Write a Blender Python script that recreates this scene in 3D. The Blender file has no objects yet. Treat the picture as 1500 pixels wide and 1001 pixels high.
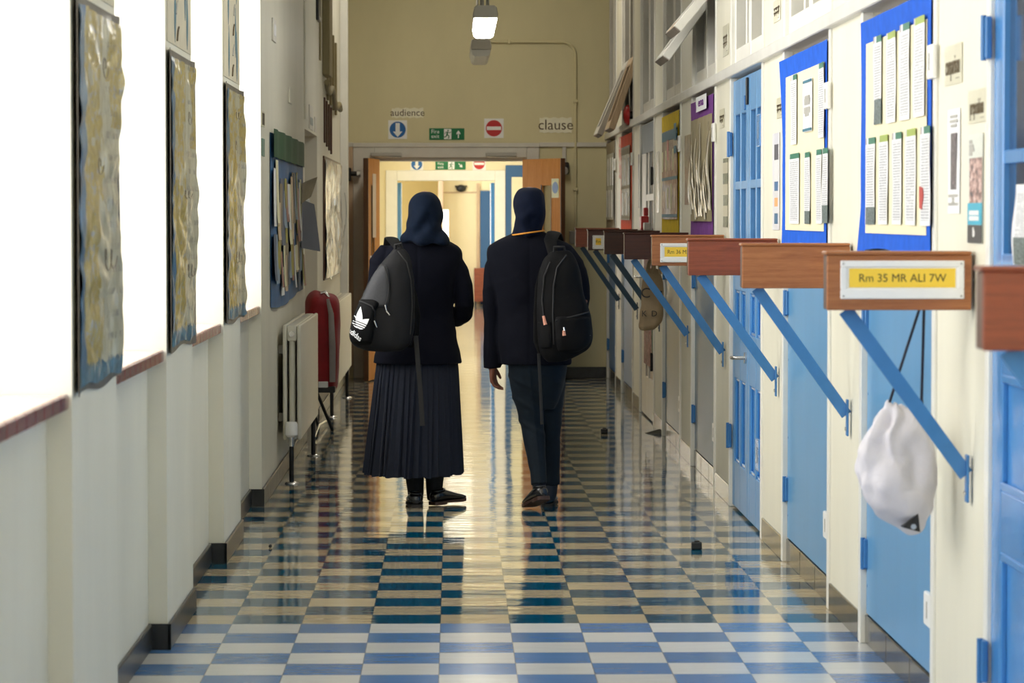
import bpy, bmesh, math, random
from mathutils import Vector, Matrix, noise
random.seed(7)
PI = math.pi
SC = bpy.context.scene
COL = SC.collection

# ------------------------------------------------------------------ camera (107 mm lens, eye height 1.464 m, looking down a corridor along +Y)
FPX, EYE = 4546.0, 1.464
PITCH = math.atan(182.5 / FPX)
YAW = math.atan(87.0 * math.cos(PITCH) / FPX)
cam = bpy.data.cameras.new('camera')
cam.sensor_width = 36.0
cam.lens = FPX / 1500.0 * 36.0
cam.clip_end = 200
cam.dof.use_dof = True
cam.dof.focus_distance = 15.4
cam.dof.aperture_fstop = 8.0
camo = bpy.data.objects.new('camera', cam)
COL.objects.link(camo)
camo.location = (0, 0, EYE)
camo.rotation_euler = (PI / 2 - PITCH, 0, -YAW)
SC.camera = camo
ROT = camo.rotation_euler.to_matrix()

def ray(px, py):
    return ROT @ Vector(((px - 750) / FPX, (500.5 - py) / FPX, -1.0))
def W(px, py, Y):
    "the point that stands at depth Y on the line of sight through a measured spot of the photograph"
    d = ray(px, py); t = Y / d.y
    return Vector((d.x * t, Y, EYE + d.z * t))
def WX(px, py, X):
    d = ray(px, py); t = X / d.x
    return Vector((X, d.y * t, EYE + d.z * t))
def FL(px, py):
    d = ray(px, py); t = -EYE / d.z
    return Vector((d.x * t, d.y * t, 0))

# ------------------------------------------------------------------ object helpers
ORG = {}
class MB:
    def __init__(s):
        s.bm = bmesh.new()
    def face(s, vs):
        try: return s.bm.faces.new(vs)
        except ValueError: return None
    def box(s, x0, x1, y0, y1, z0, z1, bev=0.0, M=None, seg=1):
        t = bmesh.new()
        r = bmesh.ops.create_cube(t, size=1)
        for v in r['verts']:
            v.co = Vector(((x0 + x1) / 2 + v.co.x * (x1 - x0), (y0 + y1) / 2 + v.co.y * (y1 - y0), (z0 + z1) / 2 + v.co.z * (z1 - z0)))
        if bev > 0:
            bmesh.ops.bevel(t, geom=t.edges[:], offset=bev, segments=seg, affect='EDGES', profile=0.6)
        s.add(t, M)
        return s
    def add(s, t, M=None):
        if M is not None: t.transform(M)
        me = bpy.data.meshes.new('tmp'); t.to_mesh(me); t.free()
        s.bm.from_mesh(me); bpy.data.meshes.remove(me)
    def mesh(s, me, M=None):
        t = bmesh.new(); t.from_mesh(me); s.add(t, M)
        return s
    def loft(s, rings, cap=True, closed=True, loop=False):
        vr = [[s.bm.verts.new(p) for p in r] for r in rings]
        n = len(vr[0])
        m = len(vr)
        for i in range(m if loop else m - 1):
            a, b = vr[i], vr[(i + 1) % m]
            for j in range(n if closed else n - 1):
                k = (j + 1) % n
                s.face((a[j], a[k], b[k], b[j]))
        if cap and closed and not loop:
            s.face(list(reversed(vr[0]))); s.face(vr[-1])
        return s
    def tube(s, pts, rad, n=12, flat=1.0, cap=True):
        pts = [Vector(p) for p in pts]
        if not hasattr(rad, '__len__'): rad = [rad] * len(pts)
        up = None; rings = []
        for i, p in enumerate(pts):
            a = pts[max(0, i - 1)]; b = pts[min(len(pts) - 1, i + 1)]
            t = (b - a).normalized()
            if up is None:
                ref = Vector((0, 0, 1)) if abs(t.z) < .9 else Vector((0, 1, 0))
                up = (ref - t * ref.dot(t)).normalized()
            else:
                up = (up - t * up.dot(t)).normalized()
            sd = t.cross(up)
            r = rad[i]
            rings.append([p + sd * (math.cos(2 * PI * k / n) * r) + up * (math.sin(2 * PI * k / n) * r * flat) for k in range(n)])
        return s.loft(rings, cap)
    def cyl(s, p0, p1, r, n=20, r1=None):
        return s.tube([p0, p1], [r, r if r1 is None else r1], n)
    def ell(s, c, rx, ry, rz, M=None, seg=20, rg=14):
        t = bmesh.new()
        bmesh.ops.create_uvsphere(t, u_segments=seg, v_segments=rg, radius=1)
        for v in t.verts: v.co = Vector((v.co.x * rx, v.co.y * ry, v.co.z * rz))
        if M is not None: t.transform(M)
        t.transform(Matrix.Translation(Vector(c)))
        s.add(t)
        return s
    def prism(s, poly, M, th):
        "flat outline (u,v) in the frame M, given a real thickness th along the frame's normal"
        a = [s.bm.verts.new(M @ Vector((u, v, 0))) for u, v in poly]
        b = [s.bm.verts.new(M @ Vector((u, v, th))) for u, v in poly]
        n = len(poly)
        s.face(list(reversed(a))); s.face(b)
        for i in range(n):
            k = (i + 1) % n
            s.face((a[i], a[k], b[k], b[i]))
        return s
    def sheet(s, fn, nu, nv, th=0.0015):
        "wavy sheet: fn(u,v)->(point, normal)"
        g = []; h = []
        for i in range(nu + 1):
            ra = []; rb = []
            for j in range(nv + 1):
                p, nrm = fn(i / nu, j / nv)
                ra.append(s.bm.verts.new(p)); rb.append(s.bm.verts.new(p + nrm * th))
            g.append(ra); h.append(rb)
        for i in range(nu):
            for j in range(nv):
                s.face((g[i][j], g[i][j + 1], g[i + 1][j + 1], g[i + 1][j]))
                s.face((h[i][j], h[i + 1][j], h[i + 1][j + 1], h[i][j + 1]))
        for i in range(nu):
            s.face((g[i][0], g[i + 1][0], h[i + 1][0], h[i][0]))
            s.face((g[i][nv], h[i][nv], h[i + 1][nv], g[i + 1][nv]))
        for j in range(nv):
            s.face((g[0][j], h[0][j], h[0][j + 1], g[0][j + 1]))
            s.face((g[nu][j], g[nu][j + 1], h[nu][j + 1], h[nu][j]))
        return s
    def text(s, body, size, M, th=0.001, align='CENTER', sx=1.0, shear=0.0, bold=0.0):
        c = bpy.data.curves.new('t', 'FONT')
        c.body = body; c.size = size; c.align_x = align; c.align_y = 'CENTER'; c.shear = shear
        c.extrude = th; c.offset = bold; c.resolution_u = 3
        o = bpy.data.objects.new('t', c)
        me = bpy.data.meshes.new_from_object(o)
        s.mesh(me, M @ Matrix.Diagonal((sx, 1, 1, 1)))
        bpy.data.meshes.remove(me); bpy.data.objects.remove(o); bpy.data.curves.remove(c)
        return s

def tag(o, label=None, cat=None, group=None, kind=None):
    if label: o['label'] = label
    if cat: o['category'] = cat
    if group: o['group'] = group
    if kind: o['kind'] = kind
    return o

def thing(name, label, cat, loc, group=None):
    o = bpy.data.objects.new(name, None)
    o.empty_display_size = 0.1
    COL.objects.link(o)
    o.location = loc; ORG[o.name] = Vector(loc)
    return tag(o, label, cat, group)

def obj(name, mb, mat, parent=None, label=None, cat=None, group=None, kind=None, smooth=None):
    me = bpy.data.meshes.new(name)
    if isinstance(mb, MB):
        bmesh.ops.recalc_face_normals(mb.bm, faces=mb.bm.faces[:])
        mb.bm.to_mesh(me); mb.bm.free()
    else:
        me = mb; me.name = name
    co = [v.co for v in me.vertices]
    lo = Vector((min(c.x for c in co), min(c.y for c in co), min(c.z for c in co)))
    hi = Vector((max(c.x for c in co), max(c.y for c in co), max(c.z for c in co)))
    org = Vector(((lo.x + hi.x) / 2, (lo.y + hi.y) / 2, lo.z))
    me.transform(Matrix.Translation(-org))
    me.materials.clear()
    for m in (mat if isinstance(mat, (list, tuple)) else [mat]): me.materials.append(m)
    if smooth is not None:
        for p in me.polygons: p.use_smooth = True
        if smooth < 3: me.set_sharp_from_angle(angle=smooth)
    o = bpy.data.objects.new(name, me)
    COL.objects.link(o)
    ORG[o.name] = org
    if parent is not None:
        o.parent = parent
        o.location = org - ORG[parent.name]
    else:
        o.location = org
    return tag(o, label, cat, group, kind)

def struct(name, mb, mat, parent=None, smooth=None):
    return obj(name, mb, mat, parent, kind='structure' if parent is None else None, smooth=smooth)

def blend(mb, voxel, smooth=4, fac=.5):
    "fuse overlapping closed shells into one continuous skin"
    me = bpy.data.meshes.new('b'); mb.bm.to_mesh(me); mb.bm.free()
    o = bpy.data.objects.new('b', me); COL.objects.link(o)
    r = o.modifiers.new('r', 'REMESH'); r.mode = 'VOXEL'; r.voxel_size = voxel; r.use_smooth_shade = True
    if smooth:
        k = o.modifiers.new('s', 'SMOOTH'); k.iterations = smooth; k.factor = fac
    dg = bpy.context.evaluated_depsgraph_get()
    out = bpy.data.meshes.new_from_object(o.evaluated_get(dg))
    bpy.data.objects.remove(o); bpy.data.meshes.remove(me)
    return out

def wrinkle(me, fn):
    me.update()
    nr = [v.normal.copy() for v in me.vertices]
    for v, n in zip(me.vertices, nr):
        v.co += n * fn(v.co)
    me.update()
    return me

# frames on the walls: u to the reader's right, v up, normal towards the reader
def M_far(x, y, z):
    return Matrix(((1, 0, 0, x), (0, 0, -1, y), (0, 1, 0, z), (0, 0, 0, 1)))
def M_right(x, y, z):
    return Matrix(((0, 0, -1, x), (-1, 0, 0, y), (0, 1, 0, z), (0, 0, 0, 1)))
def M_left(x, y, z):
    return Matrix(((0, 0, 1, x), (1, 0, 0, y), (0, 1, 0, z), (0, 0, 0, 1)))

# ------------------------------------------------------------------ materials
def srgb(r, g, b):
    f = lambda c: (c / 255 / 12.92) if c / 255 <= .04045 else ((c / 255 + .055) / 1.055) ** 2.4
    return (f(r), f(g), f(b))

class NT:
    def __init__(s, name):
        s.m = bpy.data.materials.new(name); s.m.use_nodes = True
        s.t = s.m.node_tree; s.t.nodes.clear()
        s.out = s.n('ShaderNodeOutputMaterial'); s.b = s.n('ShaderNodeBsdfPrincipled')
        s.l(s.b.outputs[0], s.out.inputs[0])
        s.tc = s.n('ShaderNodeTexCoord')
    def n(s, k, **kw):
        x = s.t.nodes.new(k)
        for a, v in kw.items(): setattr(x, a, v)
        return x
    def l(s, a, b): s.t.links.new(a, b)
    def set(s, key, val):
        i = s.b.inputs[key]
        if hasattr(val, 'links') or hasattr(val, 'is_output'): s.l(val, i)
        elif isinstance(val, tuple): i.default_value = (*val, 1)[:4]
        else: i.default_value = val
    def math(s, op, a, b=None, c=None, clamp=False):
        x = s.n('ShaderNodeMath', operation=op, use_clamp=clamp)
        for i, v in enumerate((a, b, c)):
            if v is None: continue
            if hasattr(v, 'is_output'): s.l(v, x.inputs[i])
            else: x.inputs[i].default_value = v
        return x.outputs[0]
    def mix(s, fac, a, b, blend='MIX'):
        x = s.n('ShaderNodeMix', data_type='RGBA', blend_type=blend)
        for i, v in ((0, fac), (6, a), (7, b)):
            if hasattr(v, 'is_output'): s.l(v, x.inputs[i])
            elif isinstance(v, tuple): x.inputs[i].default_value = (*v, 1)[:4]
            else: x.inputs[i].default_value = v
        return x.outputs[2]
    def noise(s, vec, scale, detail=3, rough=.5, dist=0.0, out=0):
        x = s.n('ShaderNodeTexNoise'); s.l(vec, x.inputs['Vector'])
        x.inputs['Scale'].default_value = scale; x.inputs['Detail'].default_value = detail
        x.inputs['Roughness'].default_value = rough; x.inputs['Distortion'].default_value = dist
        return x.outputs[out]
    def map(s, vec, scale=(1, 1, 1), loc=(0, 0, 0), rot=(0, 0, 0)):
        x = s.n('ShaderNodeMapping'); s.l(vec, x.inputs[0])
        x.inputs['Scale'].default_value = scale; x.inputs['Location'].default_value = loc; x.inputs['Rotation'].default_value = rot
        return x.outputs[0]
    def ramp(s, fac, stops, interp='LINEAR'):
        x = s.n('ShaderNodeValToRGB'); s.l(fac, x.inputs[0]); e = x.color_ramp; e.interpolation = interp
        while len(e.elements) < len(stops): e.elements.new(.5)
        for k, (p, c) in zip(e.elements, stops): k.position = p; k.color = (*c, 1)[:4]
        return x.outputs[0]
    def bump(s, h, strength=.3, dist=.01):
        x = s.n('ShaderNodeBump'); s.l(h, x.inputs['Height'])
        x.inputs['Strength'].default_value = strength; x.inputs['Distance'].default_value = dist
        s.l(x.outputs[0], s.b.inputs['Normal'])

def mk(name, base, rough=.6, var=.08, scale=6, bump=0, bscale=60, spec=.5, metal=0, sheen=0, coat=0, stretch=(1, 1, 1), emit=0, bdist=.004, alpha=None):
    k = NT(name)
    v = k.map(k.tc.outputs['Object'], stretch)
    f = k.noise(v, scale, 4, .6)
    lo = tuple(c * (1 - var) for c in base); hi = tuple(min(1, c * (1 + var)) for c in base)
    k.set('Base Color', k.ramp(f, [(.3, lo), (.7, hi)]))
    k.set('Roughness', rough); k.set('Metallic', metal); k.set('Specular IOR Level', spec)
    if sheen: k.set('Sheen Weight', sheen); k.set('Sheen Roughness', .5)
    if coat: k.set('Coat Weight', coat); k.set('Coat Roughness', .08)
    if bump: k.bump(k.noise(v, bscale, 3, .6), bump, bdist)
    if emit:
        k.set('Emission Color', base); k.set('Emission Strength', emit)
    return k.m

def wood(name, dark, light, rough=.35, axis='x', coat=.2, spec=.4):
    k = NT(name)
    st = {'x': (1.2, 22, 22), 'z': (22, 22, 1.2), 'y': (22, 1.2, 22)}[axis]
    v = k.map(k.tc.outputs['Object'], st)
    f = k.noise(v, 3.0, 6, .65, .8)
    g = k.noise(k.map(k.tc.outputs['Object'], tuple(a * 6 for a in st)), 4, 3, .6)
    f = k.math('ADD', k.math('MULTIPLY', f, .75), k.math('MULTIPLY', g, .25))
    k.set('Base Color', k.ramp(f, [(.25, dark), (.75, light)]))
    k.set('Roughness', rough); k.set('Coat Weight', coat); k.set('Coat Roughness', .2); k.set('Specular IOR Level', spec)
    k.bump(f, .15, .002)
    return k.m

M = {}
def paint(name, base, rough=.55):
    k = NT(name)
    o = k.tc.outputs['Object']
    big = k.noise(k.map(o, (1, 1, .35)), 1.6, 5, .6)
    fine = k.noise(o, 40, 2)
    c = k.ramp(big, [(.25, tuple(x * .9 for x in base)), (.75, tuple(min(1, x * 1.05) for x in base))])
    k.set('Base Color', c); k.set('Roughness', rough)
    k.bump(k.math('ADD', k.math('MULTIPLY', fine, .3), big), .12, .004)
    return k.m
M['wall_l'] = paint('left wall cream paint', (.75, .73, .63), .5)
M['wall_r'] = paint('right wall cream paint', (.80, .77, .64), .5)
M['wall_f'] = paint('end wall yellow paint', (.68, .62, .385), .6)
M['wall_y'] = paint('far room yellow paint', (.82, .735, .50), .6)
M['mustard'] = paint('mustard paint', (.24, .165, .04), .6)
M['white'] = mk('white gloss paint', (.83, .82, .77), .3, .04, 5)
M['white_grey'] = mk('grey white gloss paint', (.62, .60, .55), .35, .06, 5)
M['ceil'] = mk('ceiling white', (.80, .78, .70), .8, .03)
M['reveal'] = mk('window reveal white', (.86, .86, .82), .6, .03)
M['skirt_l'] = mk('black skirting', (.014, .016, .02), .28, .5, 9, .2, 30)
M['skirt_r'] = mk('grey brown polished plinth', (.050, .044, .033), .22, .6, 7, .2, 25, coat=.3)
M['skirt_d'] = mk('scuffed grey skirting', (.11, .105, .09), .35, .75, 14, .2, 25)
M['sill'] = mk('maroon quarry sill tile', (.17, .028, .04), .25, .3, 14, coat=.3)
M['sill_top'] = mk('sill tile with painted sky glare', (.72, .55, .48), .25, .1, 9, coat=.3)  # pinkish sky reflection on the sill top, put into the colour
M['blue'] = mk('sky blue door paint', srgb(96, 152, 204), .32, .06, 3, .1, 20)
M['blue_sheet'] = mk('blue cupboard sheet', srgb(94, 154, 202), .3, .05, 4, .25, 90, stretch=(1, 1, .15), bdist=.002)
M['blue_door'] = mk('bright blue gloss door paint', srgb(70, 140, 208), .25, .07, 4, coat=.3)
M['blue_steel'] = mk('blue steel', srgb(62, 122, 182), .35, .08, 12)
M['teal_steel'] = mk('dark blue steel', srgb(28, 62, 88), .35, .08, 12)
M['pane'] = mk('dim clerestory glass', (.15, .135, .10), .12, .25, 2, coat=.6, stretch=(1, 3, .4))
M['pane_blue'] = mk('blue backed glass', srgb(36, 86, 146), .12, .25, 5, coat=.5, stretch=(1, 5, .6))
M['pane_dark'] = mk('dark door glass', (.02, .05, .12), .1, .3, 5, coat=.5)
M['wood_arm'] = wood('orange brown varnished wood', srgb(122, 66, 30), srgb(192, 126, 78), .4, 'x', .35)
M['wood_dark'] = wood('shade darkened varnished wood', srgb(40, 16, 12), srgb(84, 38, 28), .34, 'x', .35)  # shade on the dim bracket arms is put into this colour
M['wood_red'] = wood('red brown varnished wood', srgb(96, 42, 26), srgb(158, 82, 54), .32, 'x', .35)
M['wood_end'] = wood('dark edge wood', srgb(62, 34, 24), srgb(96, 58, 42), .4, 'z', .2)
M['oak'] = wood('oak veneer', srgb(184, 118, 54), srgb(224, 164, 94), .7, 'z', .0, .1)
M['oak_edge'] = wood('oak lipping', srgb(60, 34, 16), srgb(92, 58, 28), .4, 'z', .2)
M['grey_end'] = mk('grey weathered end grain', srgb(124, 114, 104), .7, .15, 20)
M['rail_white'] = mk('greyish white rail paint', (.66, .65, .62), .4, .06, 5)
M['blue_dull'] = mk('dull blue paint', srgb(46, 92, 140), .5, .06, 4)
M['pine'] = wood('pale pinkish timber', srgb(176, 148, 118), srgb(214, 192, 164), .5, 'z', .1)
M['ducting'] = wood('olive brown boxing', srgb(120, 108, 76), srgb(150, 138, 102), .55, 'z', .05)
M['black'] = mk('black plastic', (.012, .012, .013), .4, .2, 10)
M['steel'] = mk('brushed steel', (.62, .62, .62), .25, .08, 20, metal=1)
M['grey'] = mk('grey plastic', (.42, .41, .38), .45, .06)
M['yellow_card'] = mk('yellow sign card', srgb(255, 214, 70), .5, .03)
M['frame_white'] = mk('white sign frame', (.90, .90, .89), .3, .03)
M['ink'] = mk('dark ink', (.02, .018, .02), .6, .1)
M['ink_br'] = mk('brown ink', srgb(84, 68, 40), .6, .1)
M['paper'] = mk('white paper', (.82, .83, .85), .7, .04, 12)
M['paper_cream'] = mk('cream card', (.78, .74, .50), .7, .04, 12)
M['paper_lam'] = mk('laminated cream word card', (.82, .79, .62), .3, .05, 12, coat=.4)
M['sheet_cream'] = mk('cream backing paper', (.82, .755, .52), .65, .03, 6)
M['border_blue'] = mk('royal blue border paper', srgb(28, 92, 205), .75, .1, 14, spec=.12)
M['border_purple'] = mk('purple border paper', srgb(118, 66, 140), .75, .15, 14, spec=.12)
M['border_yellow'] = mk('yellow border paper', srgb(222, 190, 30), .75, .12, 14, spec=.12)
M['border_orange'] = mk('orange border paper', srgb(232, 84, 44), .75, .12, 14, spec=.12)
M['border_grey'] = mk('grey border paper', srgb(150, 140, 120), .75, .12, 14, spec=.12)
M['green_strip'] = mk('dark green border paper', srgb(34, 78, 50), .6, .2, 14)
M['teal'] = mk('teal paper', srgb(26, 104, 128), .55, .2, 18)
M['s_blue'] = mk('sign blue', srgb(20, 98, 170), .35, .03)
M['s_red'] = mk('sign red', srgb(190, 36, 40), .35, .03)
M['s_green'] = mk('sign green', srgb(0, 112, 64), .35, .03)
M['s_white'] = mk('sign white', (.85, .86, .86), .35, .02)
M['rad'] = mk('cream white radiator enamel', (.66, .64, .56), .3, .03)
M['red_cloth'] = mk('red cover cloth', srgb(140, 16, 28), .75, .2, 9, .3, 40, sheen=.1)
M['red_plastic'] = mk('red plastic', srgb(176, 26, 30), .35, .1)
M['clear_grey'] = mk('grey plastic window', (.30, .27, .27), .3, .2)
M['bag_white'] = mk('thin white drawstring cloth', (.66, .64, .70), .7, .06, 9, .25, 30, bdist=.01)
M['cord'] = mk('navy cord', (.012, .014, .035), .7, .2)
M['canvas'] = mk('beige canvas', srgb(150, 130, 102), .85, .15, 12, .3, 120)

# crumpled laminated poster: grey-beige paper, mustard patches, teal edges, under shiny plastic
def poster(name, seed):
    k = NT(name)
    g = k.tc.outputs['Generated']
    o = k.tc.outputs['Object']
    k1 = k.noise(k.map(g, (1, 2.2, 3.0), (seed, seed * 2, 0)), 2.1, 2, .5, .4)
    k2 = k.noise(k.map(g, (1, 5, 9), (seed * 3, 0, seed)), 2.4, 4, .6, 1.6)
    sep = k.n('ShaderNodeSeparateXYZ'); k.l(g, sep.inputs[0])
    u, v = sep.outputs['Y'], sep.outputs['Z']
    base = k.ramp(k.noise(g, 5, 4), [(.3, srgb(164, 160, 134)), (.7, srgb(200, 196, 168))])
    left = k.math('LESS_THAN', k.math('ADD', u, k.math('MULTIPLY', k1, .5)), .82)
    mus = k.math('MULTIPLY', k.math('GREATER_THAN', k1, .47), left)
    low = k.math('MULTIPLY', k.math('LESS_THAN', v, .56), k.math('LESS_THAN', k.math('ADD', u, k.math('MULTIPLY', k2, .3)), .56))
    band = k.math('MULTIPLY', k.math('GREATER_THAN', v, .7), k.math('GREATER_THAN', k.math('ADD', u, k.math('MULTIPLY', k1, .3)), .86))
    mus = k.math('MINIMUM', k.math('ADD', k.math('ADD', mus, low), band), 1.0)
    c = k.mix(mus, base, k.ramp(k2, [(.3, srgb(150, 130, 30)), (.7, srgb(200, 176, 70))]))
    swirl = k.math('MULTIPLY', k.math('GREATER_THAN', k2, .57), mus)
    c = k.mix(k.math('MULTIPLY', swirl, .8), c, srgb(150, 156, 162))
    tl = k.math('LESS_THAN', k.math('ADD', u, k.math('MULTIPLY', k1, .12)), .16)
    c = k.mix(tl, c, srgb(30, 92, 130))
    bot = k.math('LESS_THAN', k.math('ADD', v, k.math('MULTIPLY', k2, .1)), .105)
    c = k.mix(bot, c, k.ramp(k2, [(.35, srgb(20, 84, 112)), (.75, srgb(64, 138, 168))]))
    # lines of print on the right-hand half
    ln = k.math('GREATER_THAN', k.math('FRACT', k.math('MULTIPLY', v, 16)), .7)
    wd = k.math('GREATER_THAN', k.noise(k.map(g, (1, 30, 16)), 2, 2), .55)
    pr = k.math('MULTIPLY', k.math('MULTIPLY', ln, wd), k.math('GREATER_THAN', u, .62))
    c = k.mix(k.math('MULTIPLY', pr, .55), c, (.05, .05, .06))
    k.set('Base Color', c); k.set('Roughness', .4); k.set('Coat Weight', .6); k.set('Coat Roughness', .14)
    h = k.noise(k.map(o, (1, 9, 1.8), (seed, 0, 0)), 3.2, 4, .6, 1.2)
    k.bump(h, .4, .02)
    return k.m

# one leaflet: lines of grey print, a coloured header and perhaps a picture at the foot
def leaflet(name, head, pic, seed, tint=(.78, .785, .81)):
    k = NT(name)
    g = k.tc.outputs['Generated']
    sep = k.n('ShaderNodeSeparateXYZ'); k.l(g, sep.inputs[0])
    u = k.math('SUBTRACT', 1.0, sep.outputs['Y']); v = sep.outputs['Z']
    ln = k.math('GREATER_THAN', k.math('FRACT', k.math('MULTIPLY', v, 34)), .38)
    wd = k.math('GREATER_THAN', k.noise(k.map(g, (1, 12, 34), (seed, 0, 0)), 1.5, 1), .40)
    inside = k.math('MULTIPLY', k.math('GREATER_THAN', u, .1), k.math('LESS_THAN', u, .9))
    inside = k.math('MULTIPLY', inside, k.math('MULTIPLY', k.math('GREATER_THAN', v, .05), k.math('LESS_THAN', v, .9)))
    pr = k.math('MULTIPLY', k.math('MULTIPLY', ln, wd), inside)
    c = k.mix(k.math('MULTIPLY', pr, .62), tint, (.20, .21, .25))
    if head:
        hd = k.math('MULTIPLY', k.math('GREATER_THAN', v, .925), k.math('GREATER_THAN', u, head[1]))
        c = k.mix(hd, c, head[0])
        h2 = k.math('MULTIPLY', k.math('GREATER_THAN', v, .925), k.math('LESS_THAN', u, head[1] * .5))
        c = k.mix(k.math('MULTIPLY', h2, .6), c, (.12, .05, .06))
    if pic:
        lo = k.math('MULTIPLY', k.math('LESS_THAN', v, pic), k.math('GREATER_THAN', u, .05))
        c = k.mix(lo, c, k.ramp(k.noise(k.map(g, (1, 6, 20)), 2, 4), [(.3, (.012, .03, .03)), (.75, (.2, .26, .26))]))
    k.set('Base Color', c); k.set('Roughness', .5)
    return k.m

# sheet covered with torn strips of paper (used for the displays at the far end)
def strips(name, cols, seed, gloss=.5, vs=2.0, us=14):
    k = NT(name)
    g = k.tc.outputs['Generated']
    f = k.noise(k.map(g, (1, us, vs), (seed, seed, seed)), 1.0, 3, .6, .8)
    n = len(cols)
    c = k.ramp(f, [(.28 + .44 * i / n, col) for i, col in enumerate(cols)], 'CONSTANT')
    f2 = k.noise(k.map(g, (1, us * 3, vs * 4), (seed, 1, 2)), 1.0, 3, .6)
    c = k.mix(.35, c, k.ramp(f2, [(.35, (.08, .08, .08)), (.65, (.8, .78, .72))]), 'OVERLAY')
    k.set('Base Color', c); k.set('Roughness', gloss); k.set('Coat Weight', .3)
    k.bump(f, .6, .03)
    return k.m

# floor: 250 mm vinyl tiles laid as a chequerboard; an older, waxed and yellowed lot beyond Y = 11.13
def floor_material():
    k = NT('chequered vinyl floor tiles')
    geo = k.n('ShaderNodeNewGeometry')
    sep = k.n('ShaderNodeSeparateXYZ'); k.l(geo.outputs['Position'], sep.inputs[0])
    T = .25
    u = k.math('DIVIDE', k.math('ADD', sep.outputs['X'], .045 + 20.0), T)
    v = k.math('DIVIDE', k.math('ADD', sep.outputs['Y'], 20.0 - 11.13 + .0), T)
    iu = k.math('FLOOR', u); iv = k.math('FLOOR', v)
    par = k.math('MODULO', k.math('ADD', iu, iv), 2.0)      # 0 / 1
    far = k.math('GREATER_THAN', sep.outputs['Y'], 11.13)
    cmb = k.n('ShaderNodeCombineXYZ'); k.l(iu, cmb.inputs[0]); k.l(iv, cmb.inputs[1])
    wn = k.n('ShaderNodeTexWhiteNoise', noise_dimensions='3D'); k.l(cmb.outputs[0], wn.inputs[0])
    grain = k.noise(k.map(geo.outputs['Position'], (3, 26, 1)), 2.0, 4, .6)
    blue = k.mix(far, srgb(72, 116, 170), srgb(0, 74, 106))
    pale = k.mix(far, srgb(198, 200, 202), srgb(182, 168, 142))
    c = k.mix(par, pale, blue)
    vary = k.math('ADD', .86, k.math('ADD', k.math('MULTIPLY', wn.outputs[0], .14), k.math('MULTIPLY', grain, .16)))
    vm = k.n('ShaderNodeVectorMath', operation='SCALE'); k.l(c, vm.inputs[0]); k.l(vary, vm.inputs['Scale'])
    fu = k.math('FRACT', u); fv = k.math('FRACT', v)
    eu = k.math('ABSOLUTE', k.math('SUBTRACT', fu, .5)); ev = k.math('ABSOLUTE', k.math('SUBTRACT', fv, .5))
    joint = k.math('GREATER_THAN', k.math('MAXIMUM', eu, ev), .494)
    c2 = k.mix(k.math('MULTIPLY', joint, .6), vm.outputs[0], (.05, .05, .045))
    k.set('Base Color', c2)
    smear = k.noise(k.map(geo.outputs['Position'], (1.4, .5, 1)), 2.2, 4, .6)
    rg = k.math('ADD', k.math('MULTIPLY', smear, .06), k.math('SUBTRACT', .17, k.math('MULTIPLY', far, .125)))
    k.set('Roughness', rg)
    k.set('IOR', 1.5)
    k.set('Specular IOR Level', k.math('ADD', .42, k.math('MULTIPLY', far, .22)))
    w1 = k.noise(k.map(geo.outputs['Position'], (2.2, 5.0, 1)), 2.2, 2, .5, .3)
    # every tile lies at a slightly different tilt
    tilt = k.math('MULTIPLY', k.math('ADD', k.math('MULTIPLY', k.math('SUBTRACT', wn.outputs[0], .5), fv), k.math('MULTIPLY', k.math('SUBTRACT', 1.0, k.math('MULTIPLY', eu, 2)), .25)), .0012)
    k.bump(k.math('ADD', k.math('MULTIPLY', w1, .0013), tilt), 1.0, 1.0)
    return k.m
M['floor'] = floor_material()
SKY, EXPO, LOBBY_W, TUBE, END_W, PASS_W = 6.4, 0.0, 40.0, 13.0, 36.0, 12.0
# ------------------------------------------------------------------ the corridor: floor, ceiling, left wall with deep windows
XL, XS, XG, XR = -.966, -1.03, -1.42, 1.408      # left pier face, wall under the sills, window glass, right post face
YB, YE, ZC = -9.0, 28.2, 4.25
P = 2.6
PIERS = [(7.88 + P * k, 8.92 + P * k) for k in range(-6, 3)]       # last real pier ends where the solid wall begins
SOLID = 15.68
WTOP = 3.75

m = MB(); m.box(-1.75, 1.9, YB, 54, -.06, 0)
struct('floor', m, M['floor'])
m = MB(); m.box(-1.75, 1.9, YB, YE + .3, ZC, ZC + .1)
struct('ceiling', m, M['ceil'])

m = MB()
bays = []
prev = YB
for (a, b) in PIERS:
    if a > YB: bays.append((prev, a))
    m.box(XG - .06, XL, max(a, YB), b, 0, WTOP)
    prev = b
bays.append((prev, SOLID))
for (a, b) in bays:
    m.box(XG - .06, XS, a, b, 0, .985)
DR0, DR1 = 20.33, 22.18                       # recessed doorway in the solid part
m.box(XG - .06, XL, SOLID, DR0, 0, WTOP)
m.box(XG - .06, XL, DR0, DR1, 2.04, WTOP)
m.box(XG - .06, XL, DR1, YE, 0, WTOP)
m.box(XG - .06, XL - .3, DR0, DR1, 0, 2.04)
m.box(XG - .06, XL, YB, YE, WTOP, ZC)
struct('wall_left', m, M['wall_l'])

m = MB(); m.box(-1.75, 1.9, YB - .1, YB, 0, ZC)
struct('wall_back', m, M['wall_l'])

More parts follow.
